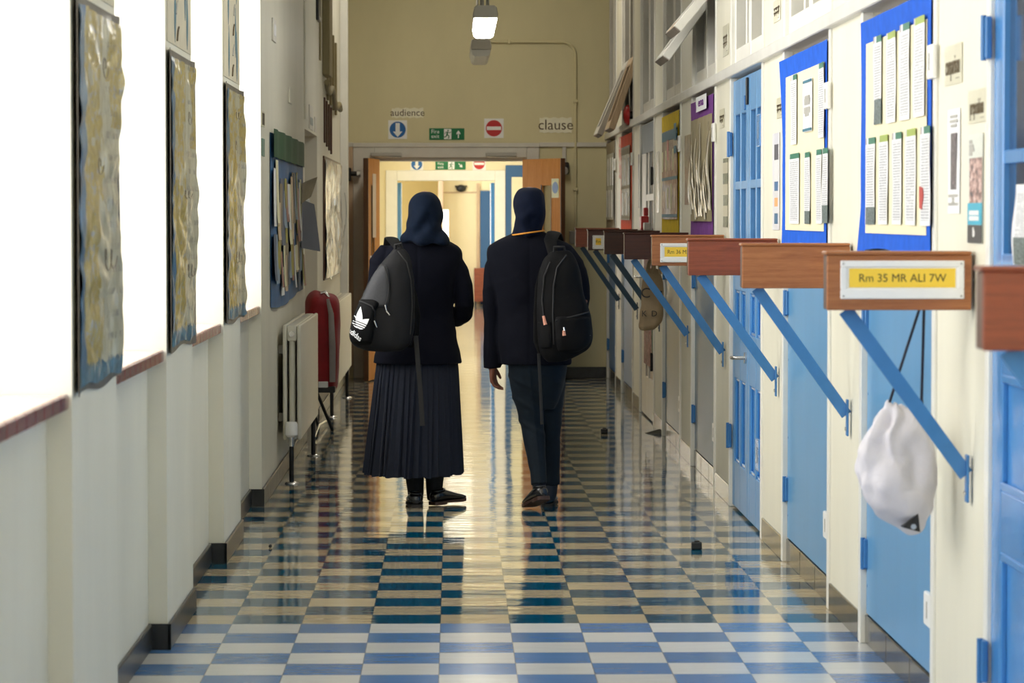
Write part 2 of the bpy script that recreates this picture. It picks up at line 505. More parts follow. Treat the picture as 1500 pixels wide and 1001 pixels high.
for n, (a, b) in enumerate(bays):
    if b - a < .3: continue
    # tiled sill: slab with a red nosing
    m = MB(); m.box(XG + .02, XS + .044, a, b, .985, 1.014, .004)
    struct('trim_%d' % (n + 70), m, M['sill_top'])
    m = MB()
    nt = max(1, int(round((b - a) / .16)))
    for i in range(nt):
        y0 = a + (b - a) * i / nt
        m.box(XS + .0445, XS + .056, y0 + .002, y0 + (b - a) / nt - .002, .975, 1.015, .004)
    struct('trim_%d' % (n + 1), m, M['sill'])
    # white timber window: frame, mullion, transoms
    m = MB()
    for (y0, y1) in ((a, a + .06), (b - .06, b), ((a + b) / 2 - .03, (a + b) / 2 + .03)):
        m.box(XG - .05, XG + .02, y0, y1, 1.012, WTOP, .004)
    for z in (1.012, 2.35, WTOP - .06):
        m.box(XG - .05, XG + .02, a + .06, (a + b) / 2 - .03, z, z + .06, .004)
        m.box(XG - .05, XG + .02, (a + b) / 2 + .03, b - .06, z, z + .06, .004)
    w = struct('window_%d' % (n + 1), m, M['white'])

# skirtings
m = MB()
for (a, b) in PIERS:
    if b < 0: continue
    m.box(XL - .001, XL + .013, a - .013, b + .0, 0, .088, .004)
    m.box(XS, XL + .013, a - .013, a - .001, 0, .088)
for (a, b) in bays:
    if b > 3: m.box(XS - .001, XS + .013, a, b - .013, 0, .088, .004)
m.box(XS, XL + .013, SOLID - .013, SOLID - .001, 0, .088)
struct('baseboard_left', m, M['skirt_l'])
m = MB()
m.box(XL - .001, XL + .013, SOLID - .012, DR0, 0, .092, .004)
m.box(XL - .001, XL + .013, DR1, YE - .02, 0, .092, .004)
struct('baseboard_left_rear', m, M['skirt_d'])
# door at the back of the recess
m = MB(); m.box(XL - .30, XL - .262, DR0 + .04, DR1 - .04, .006, 1.98, .004)
d = struct('door_6', m, M['pine'])
m = MB(); m.tube([(XL - .262, DR0 + .14, .95), (XL - .21, DR0 + .14, .95), (XL - .205, DR0 + .26, .95)], .009)
obj('door_handle', m, M['steel'], d, smooth=1)

# boxing-in at the far end of the left wall
m = MB(); m.box(XL, XL + .065, 26.75, 26.95, 0.093, ZC - .01, .004)
struct('trim_20', m, M['white'])
# cable trunking on the left wall
m = MB(); m.box(XL, XL + .012, 20.22, 20.26, 2.1, ZC - .01, .002)
struct('trim_21', m, M['wall_l'])

# ------------------------------------------------------------------ right wall: posts, recessed bays, transom rail, clerestory
BAY = 2.52
def post(k): return (8.08 + BAY * k, 9.03 + BAY * k)
def bay(k): return (9.03 + BAY * k, 10.6 + BAY * k)
XB = 1.42                                     # face of the doors in the bays
m = MB()
for k in range(-7, 8):
    a, b = post(k)
    m.box(XR, 1.75, max(a, YB), b, 0, ZC)
for k in range(-7, 8):
    a, b = bay(k); b = min(b, YE)
    m.box(1.50, 1.75, a, b, 0, 2.16)          # backing behind cupboards
    m.box(XR + .02, 1.75, a, b, 3.7, ZC)
m.box(1.70, 1.9, YB, YE, 0, ZC)
struct('wall_right', m, M['wall_r'])

m = MB()                                      # white edge beads down both arrises of every post
for k in range(-2, 8):
    a, b = post(k)
    for y in (a - .004, b - .046):
        m.box(XR - .010, XR + .03, y, y + .05, .0, 2.162, .003)
        m.box(XR - .007, XR + .03, y, y + .05, 2.216, 3.7, .003)
m.box(XR - .01, XR + .03, YE - .06, YE - .012, 0, 2.16, .003)
struct('trim_30', m, M['white'])
m = MB(); m.box(XR - .03, XR + .10, YB, YE - .005, 2.162, 2.216, .004)
struct('trim_31', m, M['rail_white'])

m = MB()                                      # plinths
for k in range(-1, 8):
    a, b = post(k)
    m.box(XR - .008, XR + .01, a + .051, b - .051, 0, .10, .003)
    if k in (2, 5, -1): continue
    a, b = bay(k); b = min(b, YE - .062)
    n = 3
    for i in range(n):
        m.box(XB - .004, 1.499, a + .005 + (b - a) * i / n + .002, a + (b - a) * (i + 1) / n - .002, 0, .098, .003)
struct('baseboard_right', m, M['skirt_r'])

# clerestory lights over every bay
def clerestory(idx, k, panes, sash_open=0):
    a, b = bay(k); b = min(b, YE - .03)
    m = MB()
    x0, x1 = XR + .012, XR + .085
    w = (b - a) / panes
    for i in range(panes + 1):
        y = a + w * i
        m.box(x0, x1, max(a, y - .05), min(b, y + .05), 2.216, 3.7, .004)
    for z, h in ((2.216, .09), (3.62, .08)):
        m.box(x0 + .003, x1, a, b, z, z + h, .004)
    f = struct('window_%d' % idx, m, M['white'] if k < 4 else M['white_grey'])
    m = MB()
    for i in range(panes):
        m.box(x1 - .012, x1 - .006, a + w * i + .04, a + w * (i + 1) - .04, 2.29, 3.64)
    obj('pane', m, M['pane'], f)
    m = MB()
    for i in range(panes):
        yy = a + w * (i + .5)
        m.box(x0 + .02, x1 - .014, yy - .016, yy + .016, 2.306, 3.62, .004)
        m.box(x0 + .012, x1 - .016, a + w * i + .052, a + w * i + .08, 2.306, 3.62, .003)
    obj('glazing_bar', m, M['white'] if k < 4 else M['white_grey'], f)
for j, k in enumerate(range(-3, 8)):
    clerestory(20 + j, k, 2)

# top-hung sashes standing open into the corridor
def sash(label, y0, y1, hx, hz, length, ang, mat, mat_end):
    t = thing('hopper_sash', label, 'window sash', (hx, (y0 + y1) / 2, hz), 'top-hung sashes standing open')
    R = Matrix.Translation((hx, 0, hz)) @ Matrix.Rotation(ang, 4, 'Y')     # local -z runs down the sash
    th = .05
    for y in (y0, y1 - .06):
        m = MB(); m.box(-th / 2, th / 2, y, y + .06, -length, 0, .004, R); obj('stile', m, mat, t)
    for z in (-length, -.07):
        m = MB(); m.box(-th / 2 + .001, th / 2 - .001, y0 + .06, y1 - .06, z, z + .07, .004, R); obj('rail', m, mat_end, t)
    m = MB(); m.box(-.003, .003, y0 + .055, y1 - .055, -length + .06, -.05, 0, R)
    obj('pane', m, M['pane'], t)
    m = MB(); m.box(-th / 2 + .004, th / 2 - .004, y0 + .002, y1 - .002, -length - .007, -length - .0005, .001, R)
    obj('bottom_edge', m, M['grey_end'], t)
sash('white open sash nearest, first of the pair above the purple board', 16.72, 17.4, XR + .04, 2.76, .37, math.radians(40), M['white'], M['pine'])
sash('white open sash hanging lower behind the nearest open sash', 17.5, 18.14, XR + .04, 2.70, .42, math.radians(36), M['white'], M['white'])
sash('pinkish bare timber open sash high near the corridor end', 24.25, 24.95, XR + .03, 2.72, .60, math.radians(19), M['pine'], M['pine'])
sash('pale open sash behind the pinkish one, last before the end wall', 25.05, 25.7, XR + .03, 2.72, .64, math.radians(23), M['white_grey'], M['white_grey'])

# ------------------------------------------------------------------ end wall with the double doorway
OX0, OX1, OZ = -.712, .672, 2.0
m = MB()
m.box(-1.75, OX0, YE, YE + .18, 0, ZC)
m.box(OX1, 1.9, YE, YE + .18, 0, ZC)
m.box(OX0, OX1, YE, YE + .18, OZ, ZC)
struct('wall_end', m, M['wall_f'])
m = MB()
m.box(OX0 - .19, OX0, YE - .03, YE, 0, OZ + .135, .006)
m.box(OX1, OX1 + .115, YE - .03, YE, 0, OZ + .135, .006)
m.box(OX0, OX1, YE - .03, YE, OZ, OZ + .135, .006)
m.box(OX0 - .19, OX1 + .115, YE - .04, YE, OZ + .095, OZ + .135, .004)
m.box(OX0 - .001, OX0 + .03, YE + .001, YE + .18, 0, OZ)
m.box(OX1 - .03, OX1 + .001, YE + .001, YE + .18, 0, OZ)
m.box(OX0 + .03, OX1 - .03, YE + .001, YE + .18, OZ - .03, OZ + .001)
struct('trim_40', m, M['white_grey'])
m = MB()
m.box(XL + .001, OX0 - .191, YE - .022, YE, OZ + .1, OZ + .14, .003)
m.box(OX1 + .116, XR - .01, YE - .022, YE, OZ + .1, OZ + .14, .003)
m.box(.995, 1.03, YE - .02, YE, OZ - .05, OZ + .099, .003)
struct('trim_41', m, M['white_grey'])
m = MB(); m.box(OX1 + .116, XR - .012, YE - .014, YE, 0, .1, .003)
struct('baseboard_end', m, M['skirt_l'])
m = MB()
m.box(XL + .003, OX0 - .191, YE - .02, YE - .001, 0.1, OZ + .099)
struct('trim_42', m, M['pine'])

# oak leaves standing open towards the camera
def leaf(name, hinge, ang, width, flip, zt):
    R = Matrix.Translation((hinge, YE - .032, 0)) @ Matrix.Rotation(ang, 4, 'Z')
    s = -1 if flip else 1
    def bx(m, a, b, z0, z1, d0=-.022, d1=.022, bev=.002):
        x0, x1 = sorted((a * s, b * s)); m.box(x0, x1, d0, d1, z0, z1, bev, R)
    m = MB()
    v0, v1 = width * .50, width * .74                   # vision panel
    bx(m, 0, v0, .01, zt); bx(m, v1, width - .012, .01, zt)
    bx(m, v0, v1, .01, .78); bx(m, v0, v1, zt - .24, zt)
    d = struct(name, m, M['oak'])
    m = MB(); bx(m, width - .012, width, .01, zt, -.0225, .0225)
    obj('edge_lipping', m, M['oak_edge'], d)
    m = MB(); bx(m, v0 + .002, v1 - .002, .78, zt - .24, -.004, .004, 0)
    obj('vision_pane', m, mk('door vision glass ' + name, (.22, .20, .13), .08, .1, 3, coat=.5), d)
    m = MB()
    for dd in (-.022, .018):
        bx(m, v0 - .012, v0, .77, zt - .23, dd - .004, dd + .006); bx(m, v1, v1 + .012, .77, zt - .23, dd - .004, dd + .006)
    obj('glazing_bead', m, M['oak_edge'], d)
    return d, R
dl, RL = leaf('door_4', OX0 + .03, math.radians(-(90 + 7)), .70, False, 1.985)
dr, RR = leaf('door_5', OX1 - .02, math.radians(118), .70, True, 1.985)
m = MB(); m.box(.30, .38, -.026, -.0225, .62, 1.18, .001, RL @ Matrix.Rotation(0, 4, 'Z'))
m2 = MB(); m2.tube([RL @ Vector((.60, .024, .78)), RL @ Vector((.60, .06, .79)), RL @ Vector((.60, .06, 1.10)), RL @ Vector((.60, .024, 1.11))], .011)
obj('pull_handle', m2, M['s_white'], dl, smooth=1)
m2 = MB(); m2.box(.25, .45, .0226, .026, 1.28, 1.85, .001, RL)
obj('notice_sheet', m2, mk('pinkish notice sheet', srgb(206, 186, 170), .6), dl)
m.bm.free()
# closers
def closer(lab, x):
    t = thing('door_closer', lab, 'door closer', (x, YE - .06, OZ + .02))
    m = MB(); m.box(x - .14, x + .14, YE - .075, YE - .031, OZ + .012, OZ + .05, .006); obj('closer_body', m, M['grey'], t)
    m = MB(); m.tube([(x - .12, YE - .085, OZ + .008), (x + .0, YE - .1, OZ + .004), (x + .14, YE - .085, OZ + .006)], .009, 8, .5); obj('closer_arm', m, M['steel'], t, smooth=1)
closer('slim grey overhead closer above the left oak door', -.60)
closer('slim grey overhead closer above the right oak door', .44)

# ------------------------------------------------------------------ rooms beyond the doors
Y2, Y3 = 34.0, 51.6
RX0, RX1, RZ = -.98, 1.3, 2.9
m = MB()
m.box(RX1, RX1 + .1, YE + .18, Y2, 0, RZ)
m.box(RX0 - .3, RX0, YE + .18, 29.2, 0, RZ); m.box(RX0 - .3, RX0, 32.6, Y2, 0, RZ)
m.box(RX0 - .3, RX0, 29.2, 32.6, 0, .9); m.box(RX0 - .3, RX0, 29.2, 32.6, 2.6, RZ)
struct('wall_lobby', m, M['wall_y'])
m = MB()
for y in (29.2, 30.3, 31.4, 32.54): m.box(RX0 - .28, RX0 - .2, y, y + .06, .9, 2.6)
m.box(RX0 - .28, RX0 - .2, 29.26, 30.3, .9, .96); m.box(RX0 - .28, RX0 - .2, 30.36, 31.4, .9, .96); m.box(RX0 - .28, RX0 - .2, 31.46, 32.54, .9, .96)
struct('window_40', m, M['white'])
QX0, QX1, QZ = -.606, .462, 1.86
m = MB()
m.box(RX0 - .3, QX0, Y2, Y2 + .15, 0, RZ); m.box(QX1, RX1 + .1, Y2, Y2 + .15, 0, RZ); m.box(QX0, QX1, Y2, Y2 + .15, QZ, RZ)
struct('wall_lobby_end', m, M['wall_y'])
m = MB()
m.box(QX0 - .125, QX0, Y2 - .03, Y2, 0, QZ + .115, .005); m.box(QX1, QX1 + .115, Y2 - .03, Y2, 0, QZ + .115, .005)
m.box(QX0, QX1, Y2 - .03, Y2, QZ, QZ + .115, .005)
struct('trim_50', m, M['white'])
m = MB(); m.box(RX0 - .3, RX1 + .1, YE + .18, Y2 + .15, RZ, RZ + .1)
struct('ceiling_lobby', m, M['ceil'])
# passage behind
TX0, TX1 = -1.0, 1.0
m = MB()
m.box(TX0 - .1, TX0, Y2 + .15, Y3, 0, .8); m.box(TX0 - .1, TX0, Y2 + .15, Y3, 2.7, RZ); m.box(TX1, TX1 + .1, Y2 + .15, Y3, 0, RZ)
m.box(TX0 - .1, -.155, Y3, Y3 + .1, 0, RZ); m.box(-.07, TX1 + .1, Y3, Y3 + .1, 0, RZ); m.box(-.155, -.07, Y3, Y3 + .1, 0, .86); m.box(-.155, -.07, Y3, Y3 + .1, 1.58, RZ)
for y in (Y2 + .15, 37.6, 41.2, 44.8, 48.4): m.box(TX0 - .1, TX0, y, y + (1.2 if y > 36 else .9), .8, 2.7)
struct('wall_passage', m, M['wall_y'])
PW = [(Y2 + 1.05, 37.6), (38.8, 41.2), (42.4, 44.8), (46.0, 48.4), (49.6, Y3)]  # added unseen side windows to bring daylight into the passage
for i, (p, q) in enumerate(PW):
    m = MB()
    for y in (p, (p + q) / 2 - .03, q - .05): m.box(TX0 - .09, TX0 - .03, y, y + .05, .8, 2.7, .004)
    m.box(TX0 - .085, TX0 - .035, p + .05, q - .05, .8, .86, .004); m.box(TX0 - .085, TX0 - .035, p + .05, q - .05, 1.9, 1.95, .004)
    struct('window_%d' % (41 + i), m, M['white'])
m = MB(); m.box(TX0 - .1, TX1 + .1, Y2 + .15, Y3 + .1, RZ, RZ + .1)
struct('ceiling_passage', m, M['ceil'])
m = MB(); m.box(TX0, -.235, Y3 - .35, Y3 - .3, 0, RZ)
struct('wall_mustard', m, M['mustard'])
m = MB(); m.box(-.235, -.155, Y3 - .36, Y3, 0, RZ, .004); m.box(.40, .455, Y3 - .03, Y3, 0, 2.02, .004); m.box(-.155, .40, Y3 - .02, Y3, 1.86, 1.88, .003)
struct('trim_51', m, M['pine'])
m = MB(); m.box(.46, .72, Y3 - .04, Y3, .01, 1.90, .004)
struct('door_7', m, M['blue_dull'])
# blue leaves folded back beyond the lobby doorway
m = MB(); m.box(QX0 - .005, QX0 + .04, Y2 + .16, Y2 + .75, .01, 1.84, .003)
d = struct('door_8', m, M['blue'])
m = MB(); m.box(QX1 - .04, QX1 + .0, Y2 + .16, Y2 + 1.0, .01, 1.84, .003)
struct('door_9', m, M['blue_door'])
t = thing('low_cabinet', 'low wooden cabinet on black feet beyond the far doorway', 'cabinet', (.45, Y3 - .25, 0))
m = MB(); m.box(.355, .545, Y3 - .45, Y3 - .06, .07, .62, .006); obj('cabinet_body', m, M['wood_red'], t)
for x in (.375, .525):
    m = MB(); m.box(x - .02, x + .02, Y3 - .44, Y3 - .40, 0, .07); obj('foot', m, M['black'], t)
m = MB(); m.ell((.14, Y3 - .04, 1.94), .085, .05, .06); 
m.box(.04, .24, Y3 - .03, Y3 - .001, 1.955, 1.985, .004)
tag(obj('dome_camera', m, M['black'], smooth=1), 'small dark dome camera on the passage wall seen through both doorways', 'camera')
m = MB()
m.box(QX1 + .118, .80, Y2 - .03, Y2 - .001, .02, 2.03, .004)
struct('trim_52', m, M['blue_dull'])
m = MB(); m.box(.645, .775, Y2 - .036, Y2 - .031, .75, 1.9, .001)
tag(obj('wall_chart', m, M['sheet_cream'], smooth=None), 'cream chart on the blue panel seen beyond the double doors', 'chart')

# added unseen ceiling lamps that brighten the rooms beyond and the end wall
def added_room_lamp(lab, x, y, z, power, lx, ly):
    t = thing('added_ceiling_light', lab, 'light', (x, y, z), 'added unseen ceiling lights')
    m = MB(); m.box(x - lx / 2, x + lx / 2, y - ly / 2, y + ly / 2, z - .07, z, .01); obj('lamp_housing', m, M['s_white'], t)
    l = bpy.data.lights.new('lamp', 'AREA'); l.shape = 'RECTANGLE'; l.size = lx; l.size_y = ly; l.energy = power; l.color = (1, .93, .80)
    o = bpy.data.objects.new('lamp', l); COL.objects.link(o); o.location = (x, y, z - .08)
added_room_lamp('added unseen ceiling light in the lobby beyond the double doors', .2, 31.0, RZ, LOBBY_W, .5, 1.4)
added_room_lamp('added unseen ceiling light in the passage just past the lobby', 0, 37.5, RZ, PASS_W, .4, 1.4)
added_room_lamp('added unseen ceiling light at the end of the passage', .1, 46.5, RZ, PASS_W, .4, 1.4)

# ------------------------------------------------------------------ daylight
wd = bpy.data.worlds.new('overcast sky'); SC.world = wd; wd.use_nodes = True
bg = wd.node_tree.nodes['Background']; bg.inputs[0].default_value = (1.0, .985, .95, 1); bg.inputs[1].default_value = SKY
def portal(x, y, z, sy, sz):
    l = bpy.data.lights.new('portal', 'AREA'); l.shape = 'RECTANGLE'; l.size = sz; l.size_y = sy
    l.cycles.is_portal = True
    o = bpy.data.objects.new('portal', l); COL.objects.link(o); o.location = (x, y, z); o.rotation_euler = (0, -PI / 2, 0)
for (a, b) in bays:
    if b - a > .3: portal(XG - .07, (a + b) / 2, (1.0 + WTOP) / 2, b - a, WTOP - 1.0)
portal(RX0 - .31, 30.9, 1.75, 3.4, 1.7)
for p, q in PW: portal(TX0 - .11, (p + q) / 2, 1.75, q - p, 1.9)

SC.view_settings.view_transform = 'Standard'
SC.view_settings.look = 'None'
SC.view_settings.exposure = EXPO
SC.view_settings.gamma = 1.0
SC.view_settings.use_curve_mapping = False
SC.cycles.use_denoising = True
SC.cycles.max_bounces = 10
SC.cycles.diffuse_bounces = 6
SC.cycles.glossy_bounces = 5
SC.cycles.sample_clamp_indirect = 6.0
# ------------------------------------------------------------------ fluorescent battens hung in a row under the ceiling
def batten(label, x, y, lit, group='hanging fluorescent battens'):
    z = 2.80
    t = thing('batten_light', label, 'ceiling light', (x, y, z), group)
    L, w = 1.45, .165
    def ring(yy, prof): return [(x + px, yy, z + pz) for px, pz in prof]
    hp = [(-.080, 0), (.080, 0), (.086, .02), (.076, .072), (.06, .085), (-.06, .085), (-.076, .072), (-.086, .02)]
    m = MB(); m.loft([ring(y, [(a * .94, b) for a, b in hp]), ring(y + .012, hp), ring(y + L - .012, hp), ring(y + L, [(a * .94, b) for a, b in hp])])
    obj('housing', m, M['white_grey'], t, smooth=.6)
    dp = [(.078, -.002), (.070, -.04), (.05, -.055), (-.05, -.055), (-.070, -.04), (-.078, -.002)]
    m = MB(); m.loft([ring(y + .006, dp), ring(y + L - .006, dp)])
    obj('diffuser', m, M['tube_lit'] if lit else M['diffuser'], t, smooth=.6)
    for yy in (y + .25, y + L - .25):
        m = MB()
        for dx in (-.022, .022): m.cyl((x + dx, yy, z + .084), (x + dx, yy, ZC), .007, 8)
        m.box(x - .04, x + .04, yy - .03, yy + .03, ZC - .03, ZC, .004)
        obj('suspension_rod', m, M['grey'], t)
M['tube_lit'] = mk('lit diffuser', (1, .97, .90), .4, 0, emit=TUBE)
M['diffuser'] = mk('unlit diffuser', (.74, .75, .74), .3, .02)
batten('lit white hanging batten light high in the middle of the corridor', .222, 20.9, True)
batten('unlit batten light hanging lower in view behind the lit one', .226, 24.8, False)
for i, yy in enumerate((16.2, 12.2)):
    batten(['lit batten light next nearer than the one in view', 'lit batten light over the two pupils'][i], .222, yy, True)
added_room_lamp('added unseen ceiling light close to the end wall', .2, 25.6, ZC, END_W, .5, 1.4)  # added out of view to brighten the end wall

# conduit from the lamp to the switch on the end wall
t = thing('conduit', 'cream painted conduit running across the end wall and down to a switch box', 'conduit', (.98, YE - .02, 1.2))
yc = YE - .016
a = [(.30, yc, 3.05), (.995, yc, 3.05)] + [(.995 + .12 * math.sin(q), yc, 2.93 + .12 * math.cos(q)) for q in [PI / 12 * i for i in range(1, 7)]] + [(1.115, yc, 1.33)]
m = MB(); m.tube(a, .012, 10); obj('pipe', m, M['wall_f'], t, smooth=1)
m = MB(); m.box(1.06, 1.17, YE - .045, YE - .001, 1.22, 1.34, .006); obj('switch_box', m, M['grey'], t)
m = MB()
for z in (1.7, 2.5): m.box(1.095, 1.135, YE - .034, YE - .001, z, z + .025, .003)
m.box(.5, .525, YE - .034, YE - .001, 3.03, 3.07, .003)
obj('saddle_clip', m, M['wall_f'], t)

# ------------------------------------------------------------------ signs over the doors
def circle(r, n=40, cx=0, cy=0): return [(cx + r * math.cos(2 * PI * i / n), cy + r * math.sin(2 * PI * i / n)) for i in range(n)]
ARROW_DOWN = [(-.022, .07), (.022, .07), (.022, -.02), (.05, -.02), (0, -.078), (-.05, -.02), (-.022, -.02)]
def sc(poly, k, dx=0, dy=0): return [(x * k + dx, y * k + dy) for x, y in poly]
def strip_poly(a, b, w):
    d = Vector((b[0] - a[0], b[1] - a[1])).normalized(); n = Vector((-d.y, d.x)) * w / 2
    return [(a[0] + n.x, a[1] + n.y), (a[0] - n.x, a[1] - n.y), (b[0] - n.x, b[1] - n.y), (b[0] + n.x, b[1] + n.y)]
def sign_arrow(label, x, y, z, s):
    t = thing('arrow_sign', label, 'sign', (x, y, z)); F = M_far(x, y, z)
    m = MB(); m.prism([(-.085 * s, -.085 * s), (.085 * s, -.085 * s), (.085 * s, .085 * s), (-.085 * s, .085 * s)], F, .003); obj('sign_plate', m, M['s_white'], t)
    m = MB(); m.prism(circle(.073 * s), M_far(x, y - .0032, z), .0012); obj('blue_disc', m, M['s_blue'], t)
    m = MB(); m.prism(sc(ARROW_DOWN, s * .86), M_far(x, y - .0046, z), .001); obj('arrow', m, M['s_white'], t)
def sign_noentry(label, x, y, z, s):
    t = thing('no_entry_sign', label, 'sign', (x, y, z)); F = M_far(x, y, z)
    m = MB(); m.prism([(-.088 * s, -.088 * s), (.088 * s, -.088 * s), (.088 * s, .088 * s), (-.088 * s, .088 * s)], F, .003); obj('sign_plate', m, M['s_white'], t)
    m = MB(); m.prism(circle(.074 * s), M_far(x, y - .0032, z), .0012); obj('red_disc', m, M['s_red'], t)
    m = MB(); m.prism(sc([(-.065, -.016), (.065, -.016), (.065, .016), (-.065, .016)], s), M_far(x, y - .0046, z), .001); obj('bar', m, M['s_white'], t)
def sign_exit(label, x, y, z, w, h, diag):
    t = thing('fire_exit_sign', label, 'sign', (x, y, z))
    m = MB(); m.box(x - w / 2, x + w / 2, y - .004, y, z - h / 2, z + h / 2, .001); obj('sign_plate', m, M['s_green'], t)
    F = M_far(x, y - .0042, z)
    m = MB()
    m.text('Fire', h * .46, M_far(x - w * .33, y - .0042, z + h * .2), .0006)
    m.text('exit', h * .46, M_far(x - w * .33, y - .0042, z - h * .2), .0006)
    obj('lettering', m, M['s_white'], t)
    m = MB(); m.prism([(-.08 * w, -.44 * h), (.13 * w, -.44 * h), (.13 * w, .44 * h), (-.08 * w, .44 * h)], F, .0006); obj('door_symbol', m, M['s_white'], t)
    F2 = M_far(x + w * .02, y - .005, z); k = h
    m = MB()
    m.prism(circle(.07 * k, 14, .05 * k, .30 * k), F2, .0006)
    for a, b, wd_ in (((.02, .2), (-.06, -.06), .13), ((-.06, -.04), (.12, -.16), .09), ((.12, -.16), (.08, -.4), .08), ((-.06, -.06), (-.14, -.24), .09), ((-.14, -.24), (-.30, -.26), .08),
                      ((.02, .17), (.2, .1), .06), ((.2, .1), (.3, .2), .05), ((.0, .18), (-.17, .15), .06), ((-.17, .15), (-.24, .0), .05)):
        m.prism(strip_poly(sc([a], k)[0], sc([b], k)[0], wd_ * k), F2, .0006)
    obj('running_man', m, M['s_green'], t)
    up = [(-.045, -.34), (.045, -.34), (.045, .06), (.17, -.06), (.17, .08), (0, .33), (-.17, .08), (-.17, -.06), (-.045, .06)]
    if diag:
        q = math.radians(-135); up = [(a * math.cos(q) - b * math.sin(q), a * math.sin(q) + b * math.cos(q)) for a, b in up]
    m = MB(); m.prism(sc(up, h), M_far(x + w * .33, y - .0042, z), .0006); obj('arrow', m, M['s_white'], t)
p = W(582.5, 190, YE - .001); sign_arrow('blue round down-arrow sign on the end wall under the word audience', p.x, YE - .001, p.z, 1.0)
p = W(654.5, 196.5, YE - .001); sign_exit('green fire exit sign with upward arrow above the double doors', p.x, YE - .001, p.z, .318, .105, False)
p = W(723.5, 188, YE - .001); sign_noentry('red round no-entry sign on the end wall above the doors', p.x, YE - .001, p.z, 1.0)
p = W(610.5, 241, Y2 - .001); sign_arrow('blue down-arrow sign over the farther white doorway', p.x, Y2 - .001, p.z, .82)
p = W(660, 242.5, Y2 - .001); sign_exit('green fire exit sign with slanting arrow over the farther white doorway', p.x, Y2 - .001, p.z, .33, .092, True)
p = W(702, 240, Y2 - .001); sign_noentry('red no-entry sign over the farther white doorway', p.x, Y2 - .001, p.z, .82)
def word_far(label, word, px, py, wpx, hpx, size):
    p = W(px, py, YE); k = 28.2 / FPX
    t = thing('word_card', label, 'word card', (p.x, YE, p.z), 'laminated word cards')
    w, h = wpx * k / 2, hpx * k / 2
    n = 14; pts = [(-w + 2 * w * i / n, -h + (.006 * math.sin(i * 2.1))) for i in range(n + 1)] + [(w - 2 * w * i / n, h + .006 * math.sin(i * 1.7 + 1)) for i in range(n + 1)]
    m = MB(); m.prism(pts, M_far(p.x, YE - .001, p.z), .003); obj('card', m, M['paper_lam'], t)
    m = MB(); m.text(word, size, M_far(p.x, YE - .0042, p.z), .0006, bold=0); obj('lettering', m, M['ink_br'], t)
word_far('cream word card reading audience above the blue arrow sign', 'audience', 597, 165.5, 46, 14, .088)
word_far('cream word card reading clause at the right of the end wall', 'clause', 814, 183.5, 47, 22, .132)
# hold-open magnets
t = thing('door_magnet', 'black door hold-open magnet on the pine strip by the left oak door', 'door magnet', (XL + .09, YE - .15, 1.83))
m = MB(); m.box(XL + .005, XL + .05, YE - .12, YE - .021, 1.79, 1.91, .008); obj('bracket', m, M['black'], t)
m = MB(); m.cyl((XL + .045, YE - .09, 1.855), (XL + .10, YE - .09, 1.855), .022); obj('arm', m, M['black'], t, smooth=.6)
m = MB(); m.cyl((XL + .10, YE - .09, 1.855), (XL + .135, YE - .09, 1.855), .032); obj('magnet_disc', m, M['steel'], t, smooth=.6)
t = thing('door_magnet', 'black door hold-open magnet on end wall right of oak door', 'door magnet', (1.02, YE - .05, 1.88))
m = MB(); m.box(.985, 1.055, YE - .06, YE, 1.85, 1.96, .01); obj('bracket', m, M['black'], t)
m = MB(); m.cyl((1.015, YE - .06, 1.89), (1.015, YE - .1, 1.875), .03); obj('magnet_disc', m, M['grey'], t, smooth=.6)
# round fire-door sticker on the right leaf
t = thing('door_sticker', 'small blue round fire door sticker on the right oak door', 'sticker', RR @ Vector((-.60, 0, 1.74)))
R2 = RR @ Matrix(((1, 0, 0, -.605), (0, 0, 1, .0228), (0, 1, 0, 1.74), (0, 0, 0, 1))) if False else None
def leafM(u, z, off, side):
    "frame on the face of the right leaf that is turned to the camera"
    X = RR.to_3x3() @ Vector((1, 0, 0)); N = RR.to_3x3() @ Vector((0, 1, 0))
    if N.y > 0: N = -N
    Z = Vector((0, 0, 1)); U = Z.cross(N)
    o = RR @ Vector((u, 0, z)) + N * (.022 + off)
    return Matrix(((U.x, Z.x, N.x, o.x), (U.y, Z.y, N.y, o.y), (U.z, Z.z, N.z, o.z), (0, 0, 0, 1)))
m = MB(); m.prism([(-.065, -.085), (.065, -.085), (.065, .085), (-.065, .085)], leafM(-.60, 1.72, .001, 1), .001); obj('sticker_back', m, mk('pale sticker', srgb(206, 210, 160), .4, .03), t)
m = MB(); m.prism(circle(.052), leafM(-.60, 1.725, .0022, 1), .001); obj('blue_disc', m, M['s_blue'], t)

